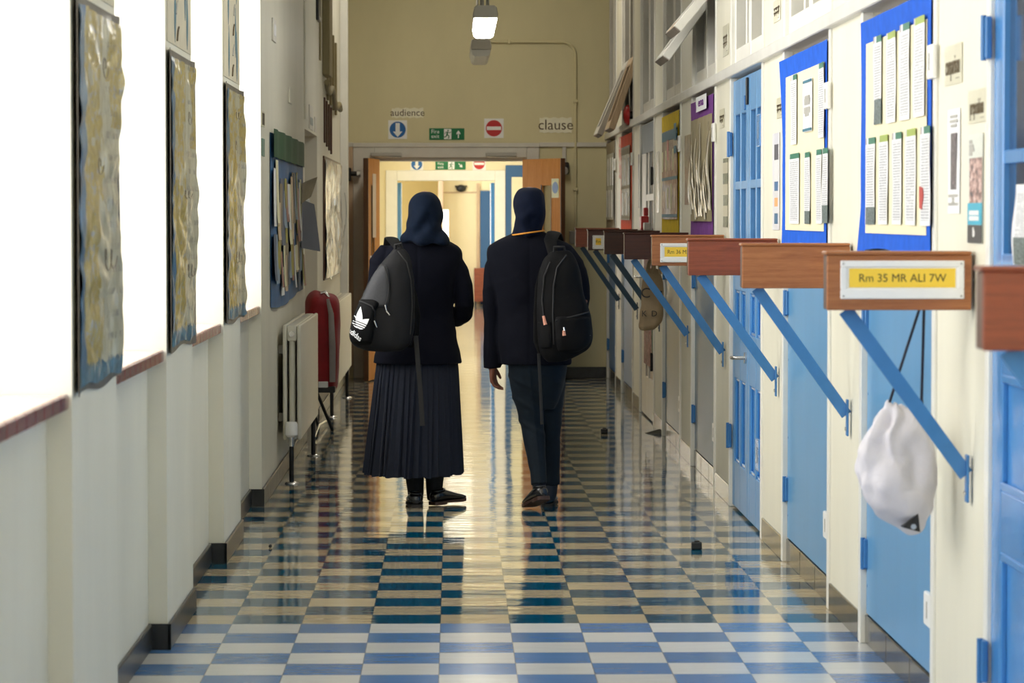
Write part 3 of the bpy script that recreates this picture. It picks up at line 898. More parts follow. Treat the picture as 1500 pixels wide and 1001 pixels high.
# ------------------------------------------------------------------ right wall: cupboards, boards, doors in the bays
def hinge_on(parent, y, z, mat, h=.1, x=XB, s=-1):
    m = MB(); m.box(x - .012, x + .004, y - .026, y + .026, z - h / 2, z + h / 2, .003)
    m.cyl((x - .014, y, z - h / 2 - .004), (x - .014, y, z + h / 2 + .004), .008, 10)
    return obj('hinge', m, mat, parent)
def lock_plate(parent, y, z, x, mat, w=.14, h=.1):
    m = MB(); m.box(x - .016, x - .0005, y - w / 2, y + w / 2, z - h / 2, z + h / 2, .006, seg=2)
    o = obj('hasp_plate', m, mat, parent)
    m = MB(); m.box(x - .018, x - .0162, y - .006, y + .006, z - h * .25, z + h * .25); obj('slot', m, M['grey'], o)
def cupboard(k, label, mat):
    a, b = bay(k); b = min(b, YE - .062)
    t = thing('wall_cupboard', label, 'cupboard', (1.45, (a + b) / 2, 0), 'tall wall cupboards')
    m = MB(); m.box(XB, 1.462, a + .004, b - .004, .101, 1.345, .004); obj('door', m, mat, t)
    for z in (.31, 1.1): hinge_on(t, b - .012, z, M['blue_steel'])
    lock_plate(t, a + .10, .30, XB, M['frame_white'])
    m = MB(); m.box(1.463, 1.50, a, b, 0, .1); m.box(1.465, 1.50, a, b, 1.345, 2.16); obj('carcass', m, M['white'], t)
    m = MB()
    for i in range(4):
        for yy in (a + .03, b - .03): m.ell((XB + .001, yy, .2 + i * .33), .003, .006, .006, seg=8, rg=6)
    obj('screw_head', m, M['blue_steel'], t)
    return t
cupboard(0, 'tall blue cupboard directly behind the hanging white drawstring bag', M['blue_sheet'])
cupboard(1, 'tall blue cupboard between the white bag and the glazed blue double door', M['blue_sheet'])
cupboard(3, 'blue cupboard greyed by painted reflection below the purple bordered display', mk('reflection greyed blue cupboard sheet', srgb(86, 118, 146), .3, .06, 4, .25, 90, stretch=(1, 1, .15), bdist=.002))  # grey of the grazing reflection is mixed into the blue
cupboard(4, 'blue cupboard greyed by painted reflection below the yellow bordered display', mk('reflection dulled blue cupboard sheet', srgb(86, 112, 134), .3, .08, 4, .25, 90, stretch=(1, 1, .15), bdist=.002))  # reflected grey painted into this sheet as well
cupboard(6, 'pale blue cupboard below the orange bordered display', mk('pale blue cupboard sheet', srgb(104, 140, 184), .35, .06, 4))
cupboard(7, 'sky blue cupboard in the last bay against the end wall', mk('end blue cupboard sheet', srgb(80, 132, 196), .35, .06, 4))

def board(k, label, border, sheet, name, z0=1.365, z1=2.125, curl=True, inset=0.0, by=.05):
    a, b = bay(k); b = min(b, YE - .062)
    a += .010 + inset; b -= .02
    t = thing('display_board', label, 'display board', (1.43, (a + b) / 2, z0), 'bordered display boards')
    m = MB(); m.box(1.4035, 1.464, a + .012, b - .012, z0, z1, .004); obj('backboard', m, M['wood_end'], t)
    xf = 1.402
    def fr(u, v):          # u along the wall, v up: slightly lifted border sheet that curls at its corners
        y = a + (b - a) * u; z = z0 + (z1 - z0) * v
        e = max(abs(u - .5), abs(v - .5)) * 2
        lift = .004 * math.sin(u * 17 + v * 9) * .3 + (.004 * max(0, e - .8) / .2 if curl else 0)
        z -= .008 * (1 - v) ** 8 * math.sin(u * 7 + k) + .02 * (1 - v) ** 6 * max(0, u - .9) * 10
        y += (.12 if k == 0 else .05) * (u ** 8) * max(0, 1 - v * 5) + (.15 if k == 1 else .02) * (u ** 8) * max(0, v * 2.2 - 1.2)
        return Vector((xf - .003 - abs(lift), y, z)), Vector((-1, 0, 0))
    z0 -= .012; m = MB(); m.sheet(fr, 26, 26, .0015); z0 += .012; obj('border', m, border, t)
    w = .05 + by
    if sheet is not None:
        m = MB()
        m.sheet(lambda u, v: (Vector((xf - .009 - .001 * abs(math.sin(u * 9)), a + .07 + (b - a - .20) * u, z0 + .045 + (z1 - z0 - .125) * v)), Vector((-1, 0, 0))), 14, 10, .001)
        obj('backing_sheet', m, sheet, t)
    lock_plate(t, a - .02, 1.915, xf - .001, M['frame_white'], .10)
    return t, xf - .0140, a, b
GREEN = srgb(30, 112, 88); LIME = srgb(150, 170, 70)
LF = {}
def lmat(h, pic, seed, tint=None):
    key = (h, pic, seed)
    if key not in LF: LF[key] = leaflet('leaflet print %d' % len(LF), {'g': (GREEN, .35), 'l': (LIME, .1), 'd': (GREEN, .08), 'n': None}[h], pic, seed)
    return LF[key]
def pin_sheet(name, label, cat, group, px0, px1, pyt, pyb, X, mat, th=.0012, wob=.003, seed=0, parent=None):
    "a sheet pinned flat on the right wall, given by where its left/right edges and its top/bottom show in the photograph"
    pm = (px0 + px1) / 2
    y0 = WX(px1, 250, X).y; y1 = WX(px0, 250, X).y
    z1 = WX(pm, pyt, X).z; z0 = WX(pm, pyb, X).z
    m = MB()
    m.sheet(lambda u, v: (Vector((X - wob * (.5 + .5 * math.sin(u * 5 + seed) * math.sin(v * 6 + seed * 2)), y0 + (y1 - y0) * u, z0 + (z1 - z0) * v)), Vector((-1, 0, 0))), 6, 10, th)
    return obj(name, m, mat, parent, label, cat, group), (y0 + y1) / 2, (z0 + z1) / 2, y1 - y0, z1 - z0

_, xb1, a1, b1 = board(0, 'largest blue-bordered notice board, nearest, with two rows of leaflets', M['border_blue'], M['sheet_cream'], 'b1')
rows = [('first', 1280, 1291, 53, 182, 'g', .28), ('second', 1298.5, 1312, 47, 180, 'l', None), ('third', 1318, 1332, 35, 176, 'g', None), ('fourth', 1338.5, 1354, 25, 171, 'l', None)]
for i, (w, x0, x1, t_, b_, h, pic) in enumerate(rows):
    pin_sheet('leaflet', '%s leaflet from the left in the top row of the nearest board' % w, 'leaflet', 'leaflets on the nearest blue board', x0, x1, t_, b_, xb1, lmat(h, pic, i + 1), seed=i)
rows = [('first', 1269, 1282, 202, 329, 'g', .2), ('second', 1288, 1301, 198, 329, 'l', None), ('third', 1308, 1321, 194, 329, 'g', None), ('fourth', 1327, 1342, 189, 330, 'l', None), ('fifth', 1349, 1363, 185, 331, 'g', None)]
for i, (w, x0, x1, t_, b_, h, pic) in enumerate(rows):
    pin_sheet('leaflet', '%s leaflet from the left in the bottom row of the nearest board' % w, 'leaflet', 'leaflets on the nearest blue board', x0, x1, t_, b_, xb1, lmat(h, pic, i + 5), seed=i + 4)
m = MB(); Fm = M_right(xb1 - .005, WX(1351.5, 290, xb1).y, WX(1351.5, 290, xb1).z)
m.prism([(-.035, .035), (.035, .03), (.05, .005), (.02, -.035), (-.03, -.03)], Fm, .001)
obj('red_scrap', m, M['s_red'], bpy.data.objects['leaflet.008'], label='torn red paper scrap')

_, xb2, a2, b2 = board(1, 'smaller-looking blue-bordered notice board left of the nearest, with a white timetable card', M['border_blue'], M['sheet_cream'], 'b2')
for i, (w, x0, x1, t_, b_, h, pic) in enumerate([('first', 1159, 1167, 110, 212, 'g', None), ('last', 1199, 1207, 92, 202, 'd', None)]):
    pin_sheet('leaflet', '%s narrow leaflet in the upper row of the second blue board' % w, 'leaflet', 'leaflets on the second blue board', x0, x1, t_, b_, xb2, lmat(h, pic, i + 11), seed=i)
o, y_, z_, w_, h_ = pin_sheet('timetable_card', 'white card with teal lines at the middle of the second blue board', 'card', None, 1177, 1190, 116, 193, xb2, M['paper'])
m = MB()
for v in (.46, -.46): m.box(xb2 - .006, xb2 - .0045, y_ - w_ * .48, y_ + w_ * .48, z_ + h_ * v - .005, z_ + h_ * v + .005)
obj('teal_line', m, M['teal'], o)
m = MB()
random.seed(3)
for v in (.16, .10, .04, -.06, -.12, -.18):
    n = random.uniform(.2, .4)
    m.box(xb2 - .006, xb2 - .0045, y_ - w_ * n, y_ + w_ * n, z_ + h_ * v - .006, z_ + h_ * v + .006)
obj('print_line', m, M['grey'], o)
for i, (w, x0, x1, t_, b_, h, pic) in enumerate([('first', 1157, 1171, 225, 328, 'd', None), ('second', 1179, 1187, 223, 328, 'd', .18), ('third', 1196, 1204, 219, 328, 'd', None), ('fourth', 1205, 1213, 217, 327, 'd', .24)]):
    pin_sheet('leaflet', '%s leaflet from the left in the lower row of the second blue board' % w, 'leaflet', 'leaflets on the second blue board', x0, x1, t_, b_, xb2, lmat(h, pic, i + 15), seed=i)

def arrow_heads(): pass
# displays farther along
foil = strips('silver and grey paper strips', [srgb(70, 64, 52), srgb(150, 140, 118), srgb(110, 100, 80), srgb(206, 198, 178), srgb(90, 80, 62), srgb(170, 160, 138)], 2.0, .18, 1.2, 16)
t, xp, a_, b_ = board(3, 'purple bordered display of shiny hanging paper strips', M['border_purple'], None, 'b3')
m = MB()
m.sheet(lambda u, v: (Vector((xp + .002 - .006 * abs(math.sin(u * 14)), a_ + .03 + (b_ - a_ - .14) * u, 1.44 + .58 * v)), Vector((-1, 0, 0))), 16, 8, .001); obj('backing_sheet', m, mk('olive backing', srgb(150, 138, 108), .6), t)
FOIL = [mk('white curled strip', srgb(206, 200, 184), .4, .1, 12), mk('grey shiny strip', srgb(150, 142, 122), .2, .15, 12, metal=.3), mk('dull olive strip', srgb(112, 102, 80), .3, .15, 12), mk('silver strip', srgb(190, 184, 168), .2, .1, 12, metal=.5)]
random.seed(5)
for i in range(17):
    y = a_ + .08 + (b_ - a_ - .26) * i / 16; z0 = random.uniform(1.45, 1.53); z1 = random.uniform(1.72, 2.0); w = random.uniform(.07, .11); ph = random.uniform(0, 6)
    m = MB(); m.sheet(lambda u, v: (Vector((xp - .006 - .016 * abs(math.sin(v * 3 + ph)) * v * (1 - v) * 4, y + w * (u - .5) * (1.2 - v) + .012 * math.sin(v * 4 + ph), z0 + (z1 - z0) * v)), Vector((-1, 0, 0))), 3, 10, .001)
    obj('paper_strip', m, FOIL[i % 4], t)
o, y_, z_, w_, h_ = pin_sheet('name_tag', 'white tag with purple letters ena on the purple display', 'tag', None, 1020, 1035, 140, 162, xp - .004, M['paper'])
m = MB(); m.text('ena', h_ * .8, M_right(xp - .0085, y_, z_ + .005), .0008, sx=min(4, w_ / (h_ * 1.3)), bold=.001); obj('lettering', m, M['border_purple'], o)

yel = strips('pinkish grey notes', [srgb(150, 126, 104), srgb(178, 158, 134), srgb(120, 92, 76), srgb(188, 172, 150), srgb(140, 112, 90)], 7.0, .5, 1.6, 9)
t, xp, a_, b_ = board(4, 'yellow bordered display with teal rows of notes', M['border_yellow'], None, 'b4')
m = MB(); m.box(xp - .001, xp, a_ + .05, b_ - .1, 1.45, 2.02); obj('backing_sheet', m, yel, t)
m = MB()
for z, h in ((1.955, .06), (1.70, .02), (1.462, .02)): m.box(xp - .003, xp - .0012, a_ + .06, b_ - .11, z, z + h)
obj('teal_strip', m, M['teal'], t)
m = MB(); m.box(xp - .003, xp - .0012, b_ - .72, b_ - .58, 1.83, 1.96); obj('red_note', m, M['red_plastic'], t)
random.seed(11)
for i in range(8):
    y = a_ + .2 + .16 * i; z = 1.76 if i % 2 else 1.52
    m = MB(); m.box(xp - .003, xp - .0012, y, y + .1, z, z + random.uniform(.1, .16)); obj('note', m, M['paper_cream'] if i % 3 else M['pine'], t)
m = MB()
for z in (2.0, 1.94, 1.86): m.box(xp - .012, xp - .010, a_ + .02, a_ + .2, z, z + .045)
obj('photo_card', m, M['teal'], t)

org = strips('grey green notes', [srgb(150, 142, 120), srgb(170, 164, 142), srgb(110, 106, 92), srgb(178, 172, 150)], 9.0, .5, 2.2, 7)
t, xp, a_, b_ = board(6, 'orange bordered display with grey sheets', M['border_orange'], None, 'b5')
m = MB(); m.box(xp - .001, xp, a_ + .16, b_ - .16, 1.44, 2.03); obj('backing_sheet', m, org, t)
m = MB()
for z, h in ((1.965, .05), (1.69, .025), (1.45, .02)): m.box(xp - .003, xp - .0012, a_ + .16, b_ - .16, z, z + h)
obj('grey_strip', m, M['border_grey'], t)
for i in range(4):
    m = MB(); m.box(xp - .003, xp - .0012, a_ + .2 + i * .28, a_ + .42 + i * .28, 1.48 if i % 2 else 1.72, 1.66 if i % 2 else 1.93); obj('note', m, M['paper'], t)
wht = strips('white and grey sheets', [srgb(168, 168, 158), srgb(196, 196, 188), srgb(120, 122, 118), srgb(206, 206, 200), srgb(92, 96, 96)], 4.0, .4, 1.5, 8)
t, xp, a_, b_ = board(7, 'grey bordered display of white sheets in the last bay', M['border_grey'], None, 'b6')
m = MB(); m.box(xp - .001, xp, a_ + .1, b_ - .1, 1.44, 2.02); obj('backing_sheet', m, wht, t)
for i in range(6):
    m = MB(); y = a_ + .14 + i * .2; m.box(xp - .003, xp - .0012, y, y + .15, 1.46 if i % 2 else 1.74, 1.70 if i % 2 else 1.98); obj('note', m, M['paper'], t)

# near glazed blue door (door_1)
def panel_mould(m, x, y0, y1, z0, z1, w=.022, d=.014):
    m.box(x - d, x + .001, y0, y1, z0, z0 + w, .003); m.box(x - d, x + .001, y0, y1, z1 - w, z1, .003)
    m.box(x - d, x + .001, y0, y0 + w, z0 + w, z1 - w, .003); m.box(x - d, x + .001, y1 - w, y1, z0 + w, z1 - w, .003)
a, b = bay(-1); a += .004; b = 8.076
m = MB()
for y0, y1 in ((a, a + .11), (b - .13, b)): m.box(XB - .01, XB + .035, y0, y1, .006, 2.155, .004)
for z0, z1 in ((.006, .22), (.60, .76), (1.06, 1.37), (2.06, 2.155)): m.box(XB - .0095, XB + .035, a + .11, b - .13, z0, z1, .003)
m.box(XB - .006, XB + .03, (a + b) / 2 - .012, (a + b) / 2 + .012, 1.37, 2.06, .003)
m.box(XB - .006, XB + .03, a + .11, b - .13, 1.60, 1.635, .003)
d1 = struct('door_1', m, M['blue_door'])
m = MB(); m.box(XB + .008, XB + .014, a + .10, b - .12, 1.36, 2.07); obj('glass', m, M['pane_dark'], d1)
m = MB(); m.box(XB + .004, XB + .03, a + .1, b - .12, .21, .61); m.box(XB + .004, XB + .03, a + .1, b - .12, .75, 1.07); obj('panel', m, M['blue_door'], d1)
m = MB(); panel_mould(m, XB + .004, a + .11, b - .13, .22, .60); panel_mould(m, XB + .004, a + .11, b - .13, .76, 1.06); obj('panel_moulding', m, M['blue_door'], d1)
hinge_on(d1, b + .004, 1.93, M['blue_steel'], .11, XR - .012)
hinge_on(d1, b + .004, .30, M['blue_steel'], .11, XR - .012)
# poster in its window
p0 = WX(1484, 320, XB - .012)
m = MB(); m.sheet(lambda u, v: (Vector((XB - .0125 - .003 * math.sin(v * 5), p0.y - .42 + .40 * u + .015 * math.sin(v * 4.5) * u, 1.345 + .20 * v)), Vector((-1, 0, 0))), 8, 8, .0012)
tag(obj('window_notice', m, leaflet('window notice print', None, .34, 33.0)), 'white notice fixed in the window of the nearest blue door', 'notice')

# double blue glazed door (door_2) in bay 2
a, b = bay(2)
for li, (y0, y1) in enumerate(((a + .006, (a + b) / 2 - .006), ((a + b) / 2 + .006, b - .006))):
    m = MB(); w = y1 - y0; st = .10; mid = (y0 + y1) / 2
    for p0, p1 in ((y0, y0 + st), (y1 - st, y1), (mid - .025, mid + .025)): m.box(XB - .006, XB + .035, p0, p1, .012, 2.145, .003)
    for z0, z1 in ((.012, .24), (.66, .90), (1.10, 1.33), (1.60, 1.64), (1.97, 2.145)):
        m.box(XB - .0055, XB + .035, y0 + st, mid - .025, z0, z1, .003); m.box(XB - .0055, XB + .035, mid + .025, y1 - st, z0, z1, .003)
    d = struct('door_%d' % (2 + li), m, M['blue'])
    m = MB(); m.box(XB + .012, XB + .018, y0 + st - .01, y1 - st + .01, 1.32, 1.98); obj('glass', m, M['pane_blue'], d)
    m = MB(); m.box(XB + .010, XB + .03, y0 + st - .01, y1 - st + .01, .23, 1.11); obj('panel', m, M['blue_door'], d)
    m = MB()
    for q0, q1 in ((y0 + st, mid - .025), (mid + .025, y1 - st)):
        panel_mould(m, XB + .01, q0, q1, .24, .66, .016, .01); panel_mould(m, XB + .01, q0, q1, .90, 1.10, .016, .01)
    obj('panel_moulding', m, M['blue_door'], d)
    if li == 1:
        for z in (1.83, .36): hinge_on(d, y1 + .012, z, M['blue_steel'], .12, XR - .004)
        m = MB(); yh = y0 + .05
        m.cyl((XB - .006, yh, .785), (XB - .016, yh, .785), .028, 20)
        m.tube([(XB - .014, yh, .785), (XB - .06, yh, .785), (XB - .066, yh + .02, .785), (XB - .068, yh + .11, .782), (XB - .055, yh + .13, .782)], .009, 10)
        obj('lever_handle', m, M['steel'], d, smooth=1)
        m = MB(); m.box(XB - .014, XB - .0055, y0 + .12, y0 + .16, 1.98, 2.05, .002); obj('number_plate', m, M['blue_steel'], d)
    else:
        for z in (1.86, .37): lock_plate(d, y0 + .13, z, XB - .006, M['blue_door'], .16, .15)
        m = MB(); m.box(XB - .02, XB - .007, y1 - .03, y1 - .006, 2.0, 2.13, .003); obj('flush_bolt', m, M['black'], d)
m = MB(); m.box(1.465, 1.5, a, b, 0, 2.16); struct('trim_60', m, M['skirt_l'])

# pale door with dark blue narrow glazing (bay 5)
a, b = bay(5)
m = MB(); mid = (a + b) / 2
for p0, p1 in ((a + .006, a + .2), (b - .5, b - .006), (mid - .06, mid + .04)): m.box(XB - .006, XB + .035, p0, p1, .01, 2.145, .003)
for z0, z1 in ((.01, .3), (.78, 1.28), (1.58, 1.63), (1.93, 2.145)): m.box(XB - .0055, XB + .035, a + .2, b - .5, z0, z1, .003)
d = struct('door_10', m, M['white_grey'])
m = MB(); m.box(XB + .006, XB + .012, a + .19, b - .49, 1.27, 1.95); obj('glass', m, M['pane_dark'], d)
m = MB(); m.box(XB + .006, XB + .03, a + .19, b - .49, .29, .79); obj('panel', m, mk('pinkish white panel', srgb(186, 164, 146), .4), d)
m = MB(); m.box(XB - .008, XB - .0058, a + .01, b - .01, 1.93, 2.14); obj('grey_blue_head', m, mk('grey blue head panel', srgb(110, 122, 132), .5), d)
m = MB(); m.tube([(XB - .006, b - .16, 1.02), (XB - .05, b - .16, 1.02), (XB - .055, b - .04, 1.02)], .01, 10); obj('lever_handle', m, M['steel'], d, smooth=1)
for z in (.45, 1.75): hinge_on(d, a + .01, z, M['black'], .12, XR - .006)
flor = strips('red flowered poster print', [srgb(150, 60, 70), srgb(196, 150, 140), srgb(120, 40, 54), srgb(170, 110, 104), srgb(60, 84, 60)], 6.0, .5, 9, 9)
pin_sheet('flowered_poster', 'red flowered poster on the pale door behind the beige tote bag', 'poster', None, 944, 955, 380, 536, XB - .012, flor)
pin_sheet('green_ribbon', 'dark green paper strip beside the red flowered poster', 'paper strip', None, 955.5, 958.5, 478, 534, XB - .012, M['green_strip'])

# cards and posters on the posts
def word_card(label, px0, px1, pyt, pyb, word=None, mat='paper_lam', X=XR - .001):
    o, y_, z_, w_, h_ = pin_sheet('hanging_word_card', label, 'word card', 'laminated word cards', px0, px1, pyt, pyb, X, M[mat], wob=.002)
    m = MB()
    if word: m.text(word, h_ * .72, M_right(X - .0042, y_, z_ - h_ * .02), .0006, sx=min(3, w_ * .93 / (len(word) * h_ * .72 * .53)), bold=0)
    else:
        random.seed(int(px0))
        for r in (.12, -.08):
            u = -w_ * .4
            while u < w_ * .34:
                g = random.uniform(.03, .07); hh = h_ * random.uniform(.08, .16)
                m.box(X - .0045, X - .0035, y_ - u - g * .7, y_ - u - g * .4, z_ + h_ * r - hh, z_ + h_ * r + hh * .4); m.box(X - .0045, X - .0035, y_ - u - g, y_ - u, z_ + h_ * r - .004, z_ + h_ * r + .004)
                u += g * 1.4
    obj('lettering', m, M['ink_br'], o)
    n = 10; m = MB()
    for s, v in ((1, .34), (-1, -.3)):
        pts = [(X - .0048, y_ - w_ * .42 + w_ * .84 * i / n, z_ + h_ * v + h_ * .05 * math.sin(i * 1.9)) for i in range(n + 1)]
        m.tube(pts, .0022, 6)
    m.bm.clear(); m.box(X - .0045, X - .004, y_ - w_ * .4, y_ - w_ * .2, z_ - h_ * .37, z_ - h_ * .355); obj('drawn_mark', m, M['ink_br'], o)
word_card('cream word card reading comparison on the nearest post', 1384, 1409, 66, 124, 'comparison')
word_card('cream word card reading preposition by the nearest blue door', 1419, 1446, 131, 180, 'preposition')
word_card('small cream word card right of the blue double door', 1138, 1147, 143, 173)
word_card('cream word card above the rail right of the double door', 1133, 1143, 0, 32)
word_card('cream word card above the rail left of the double door', 1059, 1067, 37, 82)
word_card('small cream word card left of the double door under the rail', 1054.5, 1061, 160, 188)
def poster_sheet(name, label, px0, px1, pyt, pyb, mat, X=XR - .001):
    return pin_sheet(name, label, 'poster', None, px0, px1, pyt, pyb, X, mat)
o, y_, z_, w_, h_ = poster_sheet('poster', 'narrow pale poster with a dark photo on the nearest post', 1390, 1407, 160, 313, M['paper'])
pm = NT('dark portrait photo'); gg = pm.tc.outputs['Generated']
pm.set('Base Color', pm.ramp(pm.noise(pm.map(gg, (1, 3, 6)), 2, 3), [(.35, (.03, .03, .04)), (.6, (.14, .10, .11)), (.75, (.45, .38, .40))])); pm.set('Roughness', .4)
xq = XR - .0045
m = MB(); m.box(xq - .001, xq, y_ - w_ * .28, y_ + w_ * .22, z_ - h_ * .27, z_ + h_ * .27); obj('photo', m, pm.m, o)
m = MB()
for v, n in ((.43, .3), (.385, .34), (.34, .24), (-.33, .4), (-.36, .1), (-.39, .1), (-.41, .4)): m.box(xq - .001, xq, y_ - w_ * n, y_ + w_ * n, z_ + h_ * v - .004, z_ + h_ * v + .004)
obj('print_line', m, M['grey'], o)
o, y_, z_, w_, h_ = poster_sheet('poster', 'taller poster with turquoise and black foot beside the nearest blue door', 1420, 1441, 196, 357, mk('poster pale sky', srgb(214, 218, 210), .4, .04))
pm2 = NT('two faces photo'); gg = pm2.tc.outputs['Generated']
pm2.set('Base Color', pm2.ramp(pm2.noise(pm2.map(gg, (1, 2.2, 3.2), (3, 1, 0)), 2, 3), [(.32, (.03, .03, .05)), (.46, (.30, .16, .14)), (.58, (.62, .42, .38)), (.75, (.70, .62, .60))])); pm2.set('Roughness', .4)
m = MB(); m.box(xq - .001, xq, y_ - w_ * .48, y_ + w_ * .38, z_ - h_ * .14, z_ + h_ * .28); obj('photo', m, pm2.m, o)
m = MB(); m.box(xq - .0015, xq, y_ - w_ * .49, y_ + w_ * .49, z_ - h_ * .33, z_ - h_ * .13); obj('turquoise_band', m, mk('turquoise print', srgb(20, 168, 200), .4, .04), o)
m = MB(); m.box(xq - .0015, xq, y_ - w_ * .49, y_ + w_ * .49, z_ - h_ * .495, z_ - h_ * .332); obj('black_band', m, mk('black print', (.02, .02, .025), .4), o)
m = MB()
for v, n in ((.43, .2), (.39, .3), (.355, .34), (.32, .2)): m.box(xq - .001, xq, y_ + w_ * .42 - w_ * n, y_ + w_ * .42, z_ + h_ * v - .005, z_ + h_ * v + .005)
obj('print_line', m, M['grey'], o)
m = MB(); m.text('b', h_ * .09, M_right(xq - .0018, y_ + .01, z_ - h_ * .40), .0005, sx=1.6, bold=.004)
for v in (-.22, -.27): m.box(xq - .0024, xq - .0016, y_ - w_ * .3, y_ + w_ * .36, z_ + h_ * v - .006, z_ + h_ * v + .006)
obj('pale_print', m, M['s_white'], o)
pal = NT('coloured circles print'); gg = pal.tc.outputs['Generated']
sp = pal.n('ShaderNodeSeparateXYZ'); pal.l(gg, sp.inputs[0])
band = pal.ramp(sp.outputs['Z'], [(0, srgb(220, 220, 224)), (.06, srgb(60, 110, 150)), (.17, srgb(222, 222, 226)), (.24, srgb(230, 170, 110)), (.33, srgb(222, 222, 226)), (.4, srgb(60, 110, 160)), (.5, srgb(226, 226, 228)), (.72, srgb(90, 90, 100)), (.88, srgb(210, 210, 220))], 'CONSTANT')
side = pal.math('GREATER_THAN', pal.math('ABSOLUTE', pal.math('SUBTRACT', sp.outputs['Y'], .45)), .28)
pal.set('Base Color', pal.mix(side, band, srgb(222, 222, 228))); pal.set('Roughness', .4)
poster_sheet('poster', 'slim poster with coloured circles right of the double door', 1132.5, 1142.5, 195, 337, pal.m)
gphoto = NT('green photo strip'); gg = gphoto.tc.outputs['Generated']
sp = gphoto.n('ShaderNodeSeparateXYZ'); gphoto.l(gg, sp.inputs[0])
f3 = gphoto.math('LESS_THAN', gphoto.math('FRACT', gphoto.math('MULTIPLY', sp.outputs['Z'], 3.2)), .5)
gphoto.set('Base Color', gphoto.mix(f3, srgb(206, 200, 176), gphoto.ramp(gphoto.noise(gg, 12, 3), [(.35, srgb(50, 60, 44)), (.7, srgb(150, 156, 130))]))); gphoto.set('Roughness', .35)
poster_sheet('poster', 'slim strip of three landscape photos left of the double door', 1060, 1066.5, 232, 333, gphoto.m)
poster_sheet('poster', 'long brownish paper strip between the purple and yellow displays', 1003.5, 1011.5, 198, 300, strips('brown strip print', [srgb(140, 122, 98), srgb(168, 150, 124), srgb(120, 100, 80)], 3.0, .5, 3, 4))
poster_sheet('poster', 'shiny crumpled paper strip left of the yellow display', 962.5, 966, 222, 312, mk('shiny silver paper', (.75, .74, .70), .15, .15, 30, .5, 60))
poster_sheet('poster', 'dark photo strip right of the orange display', 935.5, 939, 226, 305, mk('dark photo print', srgb(66, 62, 64), .4, .5, 30))
poster_sheet('poster', 'torn white and red paper on the second post from the end wall', 907, 911.5, 200, 262, strips('torn paper print', [srgb(210, 200, 190), srgb(220, 120, 100), srgb(216, 210, 200)], 8.0, .5, 6, 3))

# fire bell and red call point box
t = thing('fire_bell', 'round red fire bell above the rail near the corridor end', 'fire bell', (XR - .03, 24.0, 2.36))
pz = WX(921.5, 168.5, XR - .03)
m = MB(); m.cyl((XR - .001, pz.y, pz.z), (XR - .03, pz.y, pz.z), .03); obj('bell_base', m, M['black'], t)
m = MB(); m.loft([[(XR - .03 - d, pz.y + r * math.cos(2 * PI * i / 28), pz.z + r * math.sin(2 * PI * i / 28)) for i in range(28)] for d, r in ((0, .08), (.018, .078), (.036, .06), (.044, .03), (.046, .008))]); obj('bell_gong', m, M['red_plastic'], t, smooth=1)
